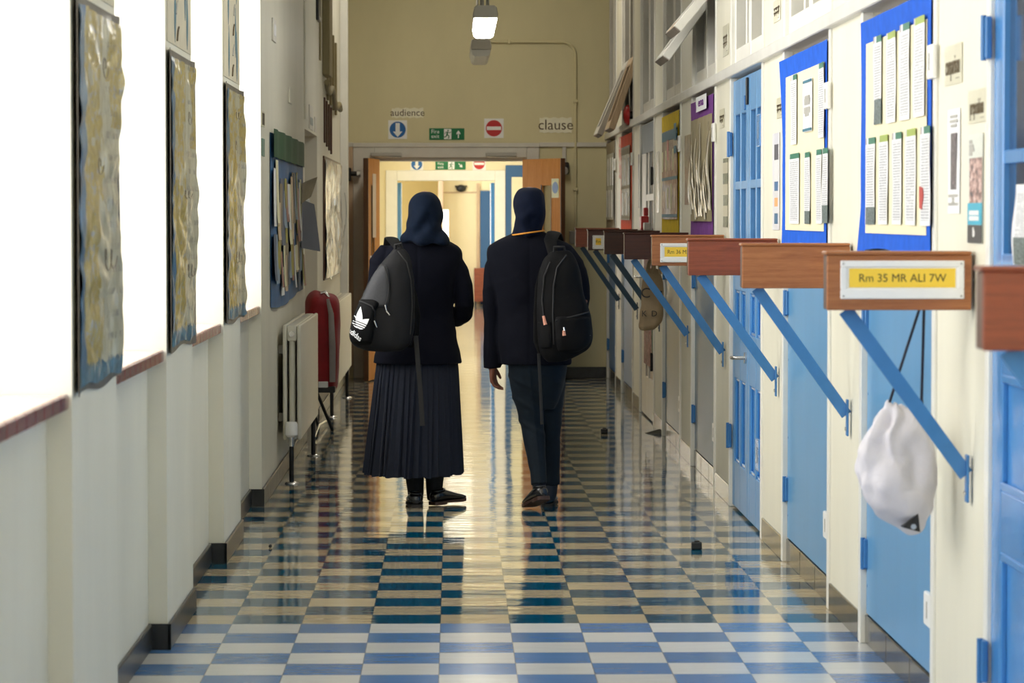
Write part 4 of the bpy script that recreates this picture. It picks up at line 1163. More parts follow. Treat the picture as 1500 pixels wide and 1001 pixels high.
# ------------------------------------------------------------------ timber bracket arms with blue steel struts on the right-hand posts
def bracket(label, px_left, pt, pb, foot_px, foot_py, wmat, smat, plate=None, depth=.085):
    Yc = FPX * 1.004 / (px_left - 663) if px_left > 1500 else None
    fy = WX(foot_px, foot_py, XR - .004).y               # the post it is fixed to
    yf = fy - .06
    x0 = W(px_left, pb, yf).x
    zb, zt = 1.213, 1.362
    t = thing('bracket_arm', label, 'bracket', ((x0 + XR) / 2, fy, 1.0), 'timber bracket arms along the right wall')
    m = MB(); m.box(x0 + .001, XR - .011, yf + .012, yf + depth, zb + .001, zt - .001, .003); obj('timber_arm', m, M['wood_end'], t)
    m = MB(); m.box(x0, XR - .011, yf, yf + .0115, zb, zt, .003); obj('fascia_board', m, wmat, t)
    m = MB(); m.box(x0 - .004, XR - .011, yf - .003, yf + depth + .004, zt, zt + .010, .003); obj('top_board', m, wmat, t)
    # flat steel strut with a turned-up foot plate
    top = Vector((x0 + .055, fy - .02, zb)); bot = Vector((XR - .016, fy - .02, .765))
    m = MB(); d = (bot - top).normalized(); side = Vector((0, 1, 0)); nrm = d.cross(side)
    hw, th = .020, .004
    ring = lambda p: [p + nrm * hw + side * th, p - nrm * hw + side * th, p - nrm * hw - side * th, p + nrm * hw - side * th]
    m.loft([ring(top - d * .0 + Vector((0, 0, -.0))), ring(bot)]); obj('strut', m, smat, t)
    m = MB(); m.box(XR - .017, XR - .0105, fy - .04, fy + .0, .69, .82, .002); f = obj('foot_plate', m, smat, t)
    m = MB(); m.cyl((XR - .017, fy - .02, .715), (XR - .022, fy - .02, .715), .007, 10); obj('screw_head', m, M['steel'], f)
    m = MB(); m.tube([(x0 + .28, yf + depth, 1.24), (x0 + .28, yf + depth + .04, 1.235), (x0 + .28, yf + depth + .055, 1.25), (x0 + .28, yf + depth + .052, 1.275)], .005, 8); obj('coat_hook', m, M['black'], t, smooth=1)
    if plate:
        txt, p0, p1, q0, q1, align = plate
        a = W(p0, q0, yf); b = W(p1, q1, yf); h = a.z - b.z; w = b.x - a.x
        m = MB(); bb = h * .17
        m.box(a.x, b.x, yf - .006, yf - .0002, b.z, b.z + bb * 1.5, .002); m.box(a.x, b.x, yf - .006, yf - .0002, a.z - bb, a.z, .002)
        m.box(a.x, a.x + bb, yf - .006, yf - .0002, b.z + bb * 1.5, a.z - bb, .002); m.box(b.x - bb, b.x, yf - .006, yf - .0002, b.z + bb * 1.5, a.z - bb, .002)
        m.box(a.x + bb, b.x - bb, yf - .0022, yf - .0003, b.z + bb, a.z - bb)
        s = obj('sign_frame', m, M['frame_white'], t)
        m = MB(); m.box(a.x + bb * 1.35, b.x - bb * 1.35, yf - .0035, yf - .0023, b.z + bb * 1.75, a.z - bb * 1.2); obj('yellow_card', m, M['yellow_card'], s)
        m = MB(); sz = h * .30
        zc_ = (a.z + b.z) / 2 + bb * .22
        if align == 'C': m.text(txt, sz, M_far((a.x + b.x) / 2, yf - .0037, zc_), .0004, sx=.98)
        else: m.text(txt, sz, M_far(a.x + bb * 2.2, yf - .0037, zc_), .0004, align='LEFT', sx=.9)
        obj('lettering', m, M['ink_br'], s)
        m = MB()
        for xx in (a.x + .008, b.x - .008):
            for zz in (b.z + .008, a.z - .008): m.cyl((xx, yf - .006, zz), (xx, yf - .0075, zz), .003, 8)
        obj('screw_head', m, M['steel'], s)
    return t, x0, yf
bracket('nearest timber bracket arm, cut off by the photo edge', 1440, 390, 497, 1746, 850, M['wood_red'], M['blue_steel'])
BR1 = bracket('timber bracket arm with the yellow Rm 35 MR ALI 7W sign', 1211, 372, 447, 1420, 700, M['wood_arm'], M['blue_steel'], ('Rm 35 MR ALI 7W', 1231, 1412, 382, 438, 'C'))
bracket('plain orange bracket arm next beyond the Rm 35 sign', 1087, 357, 420, 1244, 612, M['wood_arm'], M['blue_steel'])
bracket('plain reddish bracket arm just right of the Rm 36 sign', 1008, 355, 405, 1139, 560, M['wood_red'], M['blue_steel'])
bracket('timber bracket arm with the yellow Rm 36 MS sign', 955, 351, 389, 1061, 520, M['wood_arm'], M['blue_steel'], ('Rm 36 MS ', 967, 1022, 356.5, 384.5, 'L'))
BR5 = bracket('shade-darkened bracket arm holding the beige tote bag', 914.5, 347, 380, 1009, 485, M['wood_dark'], M['blue_steel'])
bracket('plain shade-darkened bracket arm between the tote bag arm and the far Rm sign', 885, 344, 373, 967.5, 452, M['wood_dark'], M['teal_steel'])
bracket('shade-darkened bracket arm with the small yellow Rm sign', 861, 342, 368, 935, 456, M['wood_dark'], M['teal_steel'], ('Rm', 868, 885, 345, 365, 'C'))
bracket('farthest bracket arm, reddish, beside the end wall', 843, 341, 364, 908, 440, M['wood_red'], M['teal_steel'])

# ------------------------------------------------------------------ things hung on the arms
def bagpt(px, py, Y): return W(px, py, Y)
def outline_bag(rows, Y, depth, n=40, fn=None, exp=2.3, yoff=None):
    "rows: (py, left px, right px, depth factor): closed rounded shell around a measured silhouette"
    rings = []
    for i, (py, l, r, df) in enumerate(rows):
        a = W(l, py, Y); b = W(r, py, Y); cx = (a.x + b.x) / 2; rx = (b.x - a.x) / 2; ry = depth * df
        ring = []
        for k in range(n):
            th = 2 * PI * k / n; c, s = math.cos(th), math.sin(th)
            x = cx + rx * math.copysign(abs(c) ** (2 / exp), c); y = Y + ry * math.copysign(abs(s) ** (2 / exp), s)
            ring.append(Vector((x, y + (yoff(i) if yoff else 0), a.z)))
        rings.append(ring)
    return rings
def resample(rows, n):
    "smooth in-between rows of a measured silhouette"
    out = []
    ys = [r[0] for r in rows]
    for i in range(n + 1):
        y = ys[0] + (ys[-1] - ys[0]) * i / n
        for j in range(len(rows) - 1):
            if ys[j] <= y <= ys[j + 1] + 1e-6 or ys[j] >= y >= ys[j + 1] - 1e-6: break
        p0 = rows[max(0, j - 1)]; p1 = rows[j]; p2 = rows[j + 1]; p3 = rows[min(len(rows) - 1, j + 2)]
        t = (y - p1[0]) / ((p2[0] - p1[0]) or 1)
        vals = [y]
        for q in range(1, len(p1)):
            m1 = (p2[q] - p0[q]) / ((p2[0] - p0[0]) or 1) * (p2[0] - p1[0]); m2 = (p3[q] - p1[q]) / ((p3[0] - p1[0]) or 1) * (p2[0] - p1[0])
            h = (2 * t ** 3 - 3 * t ** 2 + 1) * p1[q] + (t ** 3 - 2 * t ** 2 + t) * m1 + (-2 * t ** 3 + 3 * t ** 2) * p2[q] + (t ** 3 - t ** 2) * m2
            vals.append(h)
        out.append(tuple(vals))
    return out

YW = BR1[2] + .33
t = thing('drawstring_bag', 'white drawstring bag hanging on black cords in front of a blue cupboard', 'bag', W(1318, 690, YW))
rows = [(591, 1302, 1320, .2), (600, 1299, 1328, .35), (610, 1290, 1340, .5), (622, 1278, 1352, .7), (640, 1268, 1361, .85), (670, 1265, 1367, .95), (700, 1264, 1369, 1.0), (725, 1267, 1367, .95), (745, 1278, 1362, .8), (760, 1295, 1355, .6), (772, 1316, 1350, .4), (780, 1330, 1347, .15)]
m = MB(); m.loft(outline_bag(resample(rows, 44), YW, .105, 64))
me = blend(m, .006, 2)
cz = W(1318, 620, YW)
def bagwr(c):
    d = c - W(1312, 600, YW)
    a = math.atan2(d.x, -d.z + .05); r = math.sqrt(d.x ** 2 + d.z ** 2)
    f = (1 - 2 * abs(math.sin(a * 7 + 2.2 * noise.noise(c * 7)))) * .014 * max(0, 1 - r / .3) * min(1, r / .03)
    return f + .010 * noise.noise(Vector((c.x * 9 + 4, c.y * 9, c.z * 5))) + .005 * noise.noise(c * 26) + .026 * math.sin(30 * (d.x * .8 + d.z * .55) + 2 * noise.noise(c * 7)) * max(0, 1 - abs(d.z + .12) / .16) * .5 + .016 * noise.noise(Vector((c.x * 18, c.y * 18, c.z * 10 + 7)))
wrinkle(me, bagwr)
obj('bag_body', me, M['bag_white'], t, smooth=9)
hook = Vector((W(1340, 447, YW).x, BR1[2] + .153, 1.255))
for pxs in (((1337, 447), (1322, 530), (1303, 590)), ((1343, 447), (1350, 585))):
    pts = [hook] + [W(a, b, YW - .03) for a, b in pxs[1:]]
    if len(pts) == 2: pts.append(W(1352, 600, YW - .02))
    m = MB(); m.tube(pts, .0042, 8); obj('cord', m, M['cord'], t, smooth=1)
m = MB()
pts2 = [(1345, 752), (1348, 780), (1322, 773)]
q = [W(a, b, YW - .082) for a, b in pts2]; q2 = [p + Vector((0, .06, 0)) for p in q]
va = [m.bm.verts.new(p) for p in q]; vb = [m.bm.verts.new(p) for p in q2]
m.face(va); m.face(vb[::-1])
for i in range(3): m.face((va[i], vb[i], vb[(i + 1) % 3], va[(i + 1) % 3]))
cp = obj('corner_patch', m, M['black'], t)
m = MB(); c0 = W(1338, 772, YW - .083); m.cyl(c0, c0 + Vector((0, -.003, 0)), .008, 16); obj('eyelet', m, M['steel'], cp)

YT = BR5[2] + .26
t = thing('tote_bag', 'beige canvas tote bag with black scrawled letters behind the blue struts', 'bag', W(952, 440, YT))
rows = [(392, 949, 964, .3), (400, 944, 968, .5), (420, 941, 971, .8), (450, 938, 972, 1.0), (470, 936, 970, 1.0), (480, 935, 962, .9), (485, 938, 956, .6)]
m = MB(); m.loft(outline_bag(resample(rows, 24), YT, .06, 36, exp=3))
me = blend(m, .007, 2)
wrinkle(me, lambda c: .010 * noise.noise(c * 7) + .005 * noise.noise(c * 20))
obj('bag_body', me, M['canvas'], t, smooth=9)
for xx in (953, 961):
    m = MB(); m.tube([W(xx - 6, 402, YT - .03), W(xx - 2, 385, YT - .05), Vector((W(955, 380, YT).x, BR5[2] + .14, 1.255)), W(xx + 5, 385, YT - .03), W(xx + 6, 402, YT - .02)], .011, 8, .3); obj('handle', m, M['canvas'], t, smooth=1)
m = MB(); a = W(953, 430, YT - .075); b = W(951, 460, YT - .078)
m.text('C', .085, M_far(a.x - .03, a.y, a.z), .002); m.text('r', .10, M_far(a.x + .05, a.y, a.z), .002); m.text('K', .05, M_far(b.x - .03, b.y, b.z), .002); m.text('D', .05, M_far(b.x + .03, b.y, b.z), .002)
obj('scrawled_letters', m, M['ink'], t)

# small things standing on the far arms
p = W(960, 327, 22.0)
m = MB(); m.box(p.x - .025, p.x + .03, 21.95, 22.1, 1.37, 1.47, .004); m.box(p.x + .0, p.x + .028, 21.96, 22.08, 1.47, 1.53, .004)
t = thing('ledge', 'narrow wooden ledge on the right wall under the pale door glazing', 'ledge', (1.37, 22.0, 1.35))
m2 = MB(); m2.box(1.32, XR - .012, 21.7, 22.25, 1.335, 1.369, .003); obj('shelf_board', m2, M['wood_dark'], t)
m3 = MB(); m3.box(1.34, XR - .012, 21.95, 21.98, 1.25, 1.334, .002); obj('ledge_bracket', m3, M['wood_dark'], t)
m.bm.free()
m = MB(); m.box(1.335, 1.39, 21.98, 22.16, 1.37, 1.47, .006); m.box(1.355, 1.388, 22.0, 22.1, 1.471, 1.53, .006)
tag(obj('red_box', m, M['red_plastic']), 'small red box standing on the ledge by the pale door', 'box')
m = MB(); m.box(1.345, 1.39, 21.78, 21.92, 1.37, 1.425, .005)
tag(obj('grey_box', m, M['grey']), 'small grey box standing beside the red box on the ledge', 'box')

# ------------------------------------------------------------------ things on the floor
def floor_block(label, px0, px1, py, h):
    a = FL(px0, py); b = FL(px1, py); w = b.x - a.x
    m = MB(); m.box(a.x, b.x, a.y, a.y + w * .8, 0, h, .006, seg=2)
    m.box(a.x + w * .25, b.x - w * .2, a.y + w * .2, a.y + w * .6, h, h + .006, .003)
    tag(obj('rubber_block', m, M['black']), label, 'block', 'black blocks left on the floor')
floor_block('small black block on the floor, nearer one by the blue double door', 1013, 1028.5, 806, .034)
floor_block('small black block on the floor, farther one right of the trousers', 880, 890.5, 636, .036)
c = FL(961, 636)
t = thing('door_wedge', 'scuffed dark door wedge on the floor by the pale door', 'door wedge', c)
m = MB(); m.prism([(-.09, 0), (.05, 0), (.05, .035), (.03, .038)], M_far(c.x + .02, c.y + .1, 0), .05); obj('wedge', m, M['skirt_r'], t)
c = FL(396, 803)
m = MB(); m.ell((c.x, c.y, .008), .008, .012, .008, seg=10, rg=8)
tag(obj('crumb', m, M['black'], smooth=1), 'tiny dark crumb on the tiles near the left skirting', 'crumb')

# ------------------------------------------------------------------ left wall: crumpled posters on the piers
def crumpled_poster(label, px0, px1, pyt, pyb, k, matp, ex=0.0):
    a, b = PIERS_V[k]
    y0 = a + .03; y1 = b + ex
    z1 = 2.035; z0 = 1.02
    t = thing('hanging_poster', label, 'poster', (XL, (y0 + y1) / 2, z0), 'crumpled posters on the window piers')
    sd = k * 3.7
    def fb(u, v):
        e = max(0, abs(u - .5) * 2 - .8) / .2
        return Vector((XL + .003 + .010 * e, y0 + (y1 - y0) * u + .02 * (u > .9) * math.sin(v * 7 + sd), z0 - .015 + (z1 - z0 + .015) * v + .008 * math.sin(u * 8 + sd) * (v < .05))), Vector((1, 0, 0))
    m = MB(); m.sheet(fb, 18, 40, .003); obj('dark_border', m, M['dark_border'], t)
    def ff(u, v):
        n_ = noise.noise(Vector((u * 4 + sd, v * 9, 1))); n2 = noise.noise(Vector((u * 12 + sd, v * 14, 5)))
        lift = .012 + .014 * abs(n_) + .006 * n2 + .03 * max(0, u - .8) * (1 + math.sin(v * 9 + sd))
        return Vector((XL + lift, y0 + .06 + (y1 - y0 - .08 + .008 * math.sin(v * 8 + sd)) * u, z0 + .005 + (z1 - z0 - .03) * v + .006 * math.sin(u * 11 + sd) * (1 if v < .1 else 0))), Vector((1, 0, 0))
    m = MB(); m.sheet(ff, 30, 70, .0012); obj('laminated_sheet', m, matp, t, smooth=.9)
    random.seed(k + 20)
    for i in range(3):
        zz = z0 + random.uniform(.12, .92); yy = y0 + (y1 - y0) * random.uniform(.30, .55); h_ = random.uniform(.012, .024); n_ = random.randint(1, 2)
        m = MB(); pts = [(XL + .030, yy + .07 * q / 14 * n_ + .045 * math.cos(q * 2 * PI / 14), zz + h_ * math.sin(q * 2 * PI / 14) + .3 * h_ * math.sin(q * .5)) for q in range(14 * n_ + 1)]
        m.tube(pts, .0012, 6); obj('pen_scribble', m, M['grey_end'], t)
PIERS_V = [(7.88, 8.92), (10.48, 11.52), (13.08, 14.12)]
M['dark_border'] = mk('dark frayed border paper', srgb(88, 82, 74), .5, .35, 14, .4, 40, coat=.2)
crumpled_poster('crumpled yellow and grey laminated poster on the nearest window pier', 0, 0, 0, 0, 0, poster('poster print a', 1.3), -.02)
crumpled_poster('crumpled yellow and grey laminated poster on the second window pier', 0, 0, 0, 0, 1, poster('poster print b', 4.1), .005)
crumpled_poster('crumpled yellow and grey laminated poster on the third window pier', 0, 0, 0, 0, 2, poster('poster print c', 7.7), .05)
def leaf_strip(label, k):
    a, b = PIERS_V[k]
    t = thing('paper_strip', label, 'paper strip', (XL, (a + b) / 2, 2.06), 'strips with teal leaves above the posters')
    m = MB(); m.box(XL + .0005, XL + .003, a + .06, b - .03, 2.06, 2.95, 0); obj('strip_sheet', m, mk('beige strip paper %d' % k, (.60, .55, .42), .6, .08, 9), t)
    random.seed(k + 3)
    for i, (u, z) in enumerate(((.33, 2.18), (.8, 2.18), (.72, 2.28), (.3, 2.40), (.78, 2.52), (.35, 2.66), (.7, 2.78))):
        y = a + (b - a) * u; h = .11; w = .055
        pts = [(w * math.sin(PI * q / 10) * (1 - .55 * q / 10) , -h + 2 * h * q / 10) for q in range(11)]
        poly = pts + [(-x * .6, z_) for x, z_ in reversed(pts[1:-1])]
        m = MB(); m.prism(poly, M_left(XL + .0032, y, z), .0012); obj('teal_leaf', m, M['teal'], t)
    for i in range(9):
        y = a + (b - a) * random.uniform(.35, .65); z = 2.1 + .09 * i
        m = MB(); m.tube([(XL + .005, y - .03, z - .02), (XL + .005, y, z + .015), (XL + .005, y + .04, z + .03)], .004, 6); obj('pen_mark', m, M['grey'] if i % 2 else M['ink_br'], t)
leaf_strip('beige strip with teal leaf shapes above the nearest pier poster', 0)
leaf_strip('beige strip with teal leaf shapes above the second pier poster', 1)
leaf_strip('beige strip with teal leaf shapes above the third pier poster', 2)

# blue display with a green heading strip, strips of card and two curling sheets
y0, y1 = WX(395, 330, XL).y, WX(441.5, 330, XL).y
z1, z0 = 1.91, .985
t = thing('hanging_display', 'blue display with green top strip and loose paper strips on the left wall', 'display board', (XL, (y0 + y1) / 2, z0))
m = MB(); m.sheet(lambda u, v: (Vector((XL + .004 + .010 * abs(math.sin(u * 12)), y0 + (y1 - y0) * u, z0 + (z1 - z0) * v - .02 * math.sin(u * 5) * (1 - v))), Vector((1, 0, 0))), 40, 20, .002)
obj('backing_sheet', m, mk('dark blue backing paper', srgb(44, 98, 150), .5, .2, 5), t)
m = MB(); m.sheet(lambda u, v: (Vector((XL + .024 + .006 * math.sin(u * 30), y0 + (y1 - y0) * u, z1 - .13 + .15 * v)), Vector((1, 0, 0))), 40, 3, .002)
obj('green_heading', m, M['green_strip'], t)
random.seed(21)
cols = [M['paper'], M['paper_cream'], M['pine'], M['border_grey'], mk('slate card', srgb(96, 104, 122), .6), mk('pale blue card', srgb(140, 160, 180), .6), mk('yellow green card', srgb(166, 158, 82), .6), mk('dusky pink card', srgb(160, 120, 110), .6)]
spots = []
for q in range(40):
    u = .05 + .90 * (q % 20) / 19 + random.uniform(-.02, .02)
    spots.append((u, random.uniform(.02, .18) if q >= 20 else random.uniform(.34, .52), random.uniform(.16, .30) if q >= 20 else random.uniform(.22, .40), random.uniform(.03, .06)))
for i, (u, v, h, w) in enumerate(spots):
    yc, zc_ = y0 + (y1 - y0) * u, z0 + (z1 - z0) * v; hh = (z1 - z0) * h; ww = (y1 - y0) * w; ph = random.uniform(0, 6)
    m = MB(); m.sheet(lambda a, b: (Vector((XL + .022 + .004 * b * (1 - b) * (1 + math.sin(ph)) + .002 * math.sin(a * 3 + ph) + .012 * (1 - b) ** 3 * (.5 + .5 * math.sin(ph * 3)), yc + ww * 1.5 * (a - .5) + .02 * math.sin(b * 3 + ph), zc_ + hh * b)), Vector((1, 0, 0))), 3, 8, .0012)
    obj('card_strip', m, cols[i % 8], t)
for i, (py0, py1, px0, px1, mt) in enumerate(((270, 300, 431, 448, 4), (292, 362, 438, 460, 4), (285, 352, 431, 441, 0))):
    A = WX(px0 - 2, py1, XL).y; B = A + .75
    m = MB()
    za = W((px0 + px1) / 2, py0, 19.6).z; zb_ = W((px0 + px1) / 2, py1, 19.6).z
    ext = (px1 - px0) / FPX * 19.6
    m.sheet(lambda a, b: (Vector((XL + .03 + ext * (a ** 1.3) * (.55 + .45 * (1 - b) if i != 0 else .5 + .5 * b) , 19.2 + .55 * a + .12 * math.sin(b * 2), zb_ + (za - zb_) * b + (.05 * a if i == 0 else -.03 * a))), Vector((.5, -.8, 0))), 8, 8, .0012)
    obj('curled_sheet', m, cols[mt] if i else cols[3], t)

# shiny collage board beyond the doorway recess
y0, y1 = WX(473, 320, XL).y, WX(497, 320, XL).y
t = thing('hanging_collage', 'shiny pale collage of hanging foil and paper strips beyond the left doorway', 'display board', (XL, (y0 + y1) / 2, .98))
m = MB(); m.box(XL + .0005, XL + .012, y0, y1, .99, 1.92, .002); obj('backboard', m, M['wood_end'], t)
cm = strips('collage strips', [srgb(196, 196, 190), srgb(150, 170, 186), srgb(206, 206, 200), srgb(176, 150, 130), srgb(136, 158, 180), srgb(210, 212, 210)], 5.0, .25, 1.5, 10)
m = MB(); m.sheet(lambda u, v: (Vector((XL + .016 + .022 * abs(noise.noise(Vector((u * 16, v * 4, 2)))), y0 + .06 + (y1 - y0 - .06) * u, 1.0 + .90 * v)), Vector((1, 0, 0))), 40, 20, .0015); obj('collage_sheet', m, cm, t, smooth=.8)
random.seed(31)
for i in range(10):
    yy = y0 + .15 + (y1 - y0 - .25) * i / 9; zz = random.uniform(.99, 1.25); L = random.uniform(.3, .55); ph = random.uniform(0, 6)
    m = MB(); m.sheet(lambda a, b: (Vector((XL + .042 + .02 * math.sin(b * 4 + ph), yy + .12 * (a - .5) + .03 * math.sin(b * 5 + ph), zz + L * b)), Vector((1, 0, 0))), 3, 10, .001)
    obj('foil_strip', m, [mk('foil strip %d' % i, [srgb(150, 170, 190), srgb(210, 206, 196), srgb(180, 160, 140)][i % 3], .15, .15, 20, metal=.4)][0], t)

# small plates and cards on the left wall
def left_plate(name, label, cat, px0, px1, pyt, pyb, mat, th=.01):
    a = WX(px0, pyt, XL + th).y; b = WX(px1, pyt, XL + th).y; pm = (px0 + px1) / 2
    zt, zb_ = WX(pm, pyt, XL + th).z, WX(pm, pyb, XL + th).z
    m = MB(); m.box(XL, XL + th, a, b, zb_, zt, .002)
    return tag(obj(name, m, mat), label, cat), a, b, zb_, zt
o, a, b, q0, q1 = left_plate('hanging_notice', 'small framed white card high on the left wall', 'card', 400.5, 405, 28, 61, M['white_grey'])
m = MB(); m.box(XL + .0102, XL + .012, a + .06, b - .06, q0 + .03, q1 - .03); obj('card_face', m, M['paper'], o)
left_plate('mounted_plate', 'small pale blank plate lower right of the framed card', 'plate', 425, 428.5, 129, 152, M['wall_l'])
o, a, b, q0, q1 = left_plate('hanging_word_card', 'small pale word card left of the blue display', 'word card', 383.5, 388, 163, 186, M['paper_lam'], .004)
m = MB()
for i in range(4): m.box(XL + .0042, XL + .0055, a + .04 + .05 * i, a + .06 + .05 * i, (q0 + q1) / 2 - .03, (q0 + q1) / 2 + .03)
obj('lettering', m, M['ink_br'], o)
left_plate('mounted_card', 'small teal card below the word card left of the blue display', 'card', 384, 388, 203, 229, mk('muted teal card', srgb(110, 142, 130), .4), .004)
o, a, b, q0, q1 = left_plate('wall_notice', 'pale notice above the doorway recess in the left wall', 'notice', 453.5, 459, 155, 190, M['white_grey'], .006)
m = MB(); m.box(XL + .0062, XL + .0075, a + .08, b - .08, q0 + .03, (q0 + q1) / 2); obj('notice_picture', m, mk('bluish notice print', srgb(150, 160, 160), .5), o)
left_plate('wall_card', 'narrow pale card right of the notice over the recess', 'card', 461.5, 464, 172, 194, M['white_grey'], .005)
t = thing('mounted_sounder', 'small black sounder box high on the left wall', 'sounder', (XL, 21.9, 3.0))
p0 = WX(460, 10, XL).y
m = MB(); m.box(XL, XL + .02, p0 + .3, p0 + .62, 2.86, 3.06, .004); obj('sounder_body', m, M['black'], t)
m = MB(); m.box(XL + .0202, XL + .025, p0 + .36, p0 + .56, 2.865, 2.89, .001); obj('sounder_rim', m, M['grey'], t)

# olive boxed duct with stepped battens high on the left wall
ya = WX(472, 60, XL).y
t = thing('boxed_duct', 'tall olive boxed duct high on the left wall near the end', 'duct', (XL, ya + 1, 2.55))
m = MB(); m.box(XL, XL + .055, ya, ya + .55, 2.52, ZC - .01, .004); obj('duct_box', m, M['ducting'], t)
m = MB(); m.box(XL, XL + .012, ya - .55, ya - .45, 2.6, ZC - .01, .003); obj('side_batten', m, M['ducting'], t)
for i in range(4):
    m = MB(); y_ = ya + .75 + i * .55; m.box(XL, XL + .018, y_, y_ + .09, 2.36 - i * .02, 2.98 - .03 * i, .003); obj('upper_batten', m, M['ducting'], t)
    m = MB(); y_ = ya + .2 + i * .42; m.box(XL, XL + .014, y_, y_ + .07, 2.02 - i * .02, 2.36 - .01 * i, .003); obj('lower_batten', m, M['wood_end'], t)
m = MB(); m.tube([(XL + .03, ya + .1 + i * .25, 2.47 - .045 * math.sin(i * 1.1) - .012 * i) for i in range(12)], .022, 8); obj('rolled_cord', m, M['ducting'], t, smooth=1)

# ------------------------------------------------------------------ radiators
def radiator(label, ya, yb, zb, zt, feet):
    xo, xi = -.835, -.935
    t = thing('radiator', label, 'radiator', ((xo + xi) / 2, (ya + yb) / 2, 0), 'cream steel radiators on the left wall')
    m = MB(); m.box(xo - .022, xo, ya, yb, zb, zt, .012, seg=3); obj('front_panel', m, M['rad'], t, smooth=.6)
    m = MB(); m.box(xi, xi + .022, ya, yb, zb, zt, .010, seg=3); obj('back_panel', m, M['rad'], t, smooth=.6)
    m = MB(); m.box(xi + .023, xo - .023, ya + .004, yb - .004, zt - .09, zt - .003, .012, seg=3); obj('top_header', m, M['rad'], t, smooth=.6)
    m = MB(); m.box(xi + .023, xo - .023, ya + .004, yb - .004, zb + .003, zb + .07, .012, seg=3); obj('bottom_header', m, M['rad'], t, smooth=.6)
    n = 14
    for i in range(n):
        y = ya + .03 + (yb - ya - .06) * i / (n - 1)
        m = MB(); m.cyl(((xo + xi) / 2, y, zb + .06), ((xo + xi) / 2, y, zt - .08), .017, 10); obj('column', m, M['rad'], t, smooth=.8)
    m = MB(); m.cyl(((xo + xi) / 2, ya + .004, zt - .05), ((xo + xi) / 2, ya - .012, zt - .05), .016, 18); obj('end_plug', m, M['steel'], t, smooth=.6)
    vx = (xo + xi) / 2 + .0
    m = MB(); m.cyl((vx, ya - .055, zb - .03), (vx, ya - .055, zb + .02), .016, 14); m.cyl((vx, ya - .056, zb + .015), (vx, ya + .004, zb + .015), .011, 12)
    v = obj('valve_body', m, M['steel'], t, smooth=.6)
    m = MB(); m.loft([[(vx + r * math.cos(2 * PI * i / 20), ya - .055 + r * math.sin(2 * PI * i / 20), zb + .022 + z) for i in range(20)] for z, r in ((0, .024), (.01, .034), (.07, .034), (.082, .028))]); obj('valve_head', m, M['s_white'], v, smooth=.7)
    for i, (fx, fy) in enumerate(feet):
        m = MB(); m.cyl((fx, fy, .006), (fx, fy, zb - .025 if i == 0 else zb + .02), .013, 12); obj('floor_pipe', m, M['black'], t, smooth=.8)
        m = MB(); m.loft([[(fx + r * math.cos(2 * PI * k / 20), fy + r * math.sin(2 * PI * k / 20), z) for k in range(20)] for z, r in ((.0, .04), (.006, .036), (.012, .018))]); obj('pipe_collar', m, M['steel'], t, smooth=.7)
    for z in (zb + .12, zt - .14):
        m = MB(); m.box(XL + .001, xi - .001, ya + .10, ya + .13, z - .025, z + .025, .003); obj('wall_bracket', m, M['grey'], t)
f1 = FL(428, 710); f2 = FL(453.5, 668)
radiator('nearer cream panel radiator with white valve on the left wall', 17.08, 19.25, .235, .87, [((-.835 - .935) / 2, 17.025), ((-.835 - .935) / 2 + .03, 19.0)])
radiator('farther cream radiator behind the red covered chair', 22.75, 25.6, .235, .84, [((-.835 - .935) / 2, 22.695), ((-.835 - .935) / 2 + .03, 25.1)])

# ------------------------------------------------------------------ folded evacuation chair under a red cover
YC_ = 21.0
t = thing('evacuation_chair', 'folded chair on black legs under a red cloth cover between the radiators', 'evacuation chair', (-.84, YC_, 0))
rows = [(427, 461, 476, .3), (432, 454, 486, .6), (440, 449, 493, .9), (455, 446, 496, 1.0), (480, 445, 496, 1.05), (520, 445, 495, 1.05), (555, 446, 493.5, 1.0), (568, 449, 492, .95), (570, 450, 491.5, .9)]
m = MB(); m.loft(outline_bag(resample(rows, 30), YC_, .20, 48, exp=3.2))
me = blend(m, .01, 3)
wrinkle(me, lambda c: .010 * math.sin(c.x * 38 + 3 * noise.noise(c * 3)) + .008 * noise.noise(c * 8))
cov = obj('cloth_cover', me, M['red_cloth'], t, smooth=9)
m = MB(); a = [W(x, y, YC_ - .225) for x, y in ((478, 440), (484, 450), (486, 560), (491, 562), (491.5, 470), (489, 452))]
m.tube([W(480, 438, YC_ - .20), W(485, 460, YC_ - .225), W(487, 510, YC_ - .23), W(487, 560, YC_ - .225)], [.010, .018, .022, .02], 8, .3); obj('grey_side_strip', m, M['clear_grey'], cov, smooth=1)
m = MB(); q = W(474, 563.5, YC_ - .215); m.box(q.x - .035, q.x + .03, q.y - .02, q.y + .004, q.z - .02, q.z + .02, .003); obj('white_label', m, M['paper'], cov)
m = MB(); q0 = W(449, 569, YC_ - .20); q1 = W(491, 567, YC_ - .20); m.box(q0.x, q1.x, YC_ - .21, YC_ + .15, q0.z - .03, q0.z + .01, .004); obj('base_bar', m, M['black'], t)
m = MB(); m.tube([W(470, 430, YC_ - .1), W(476, 428, YC_ - .1), W(482, 436, YC_ - .1)], .012, 8); obj('top_handle', m, M['steel'], t, smooth=1)
leg = [W(463, 572, YC_ - .12), FL(487, 633) + Vector((0, 0, .012))]
m = MB(); m.cyl(leg[0], leg[1], .011, 10); obj('leg', m, M['black'], t, smooth=.8)
m = MB(); m.cyl(W(452, 572, YC_ + .1), Vector((-.93, YC_ + .45, .012)), .011, 10); obj('leg', m, M['black'], t, smooth=.8)
m = MB(); m.tube([FL(458, 650) + Vector((0, 0, .01)), FL(466, 636) + Vector((0, .2, .05)), FL(476, 627) + Vector((0, .3, .03))], .008, 8); obj('chrome_stand', m, M['steel'], t, smooth=1)
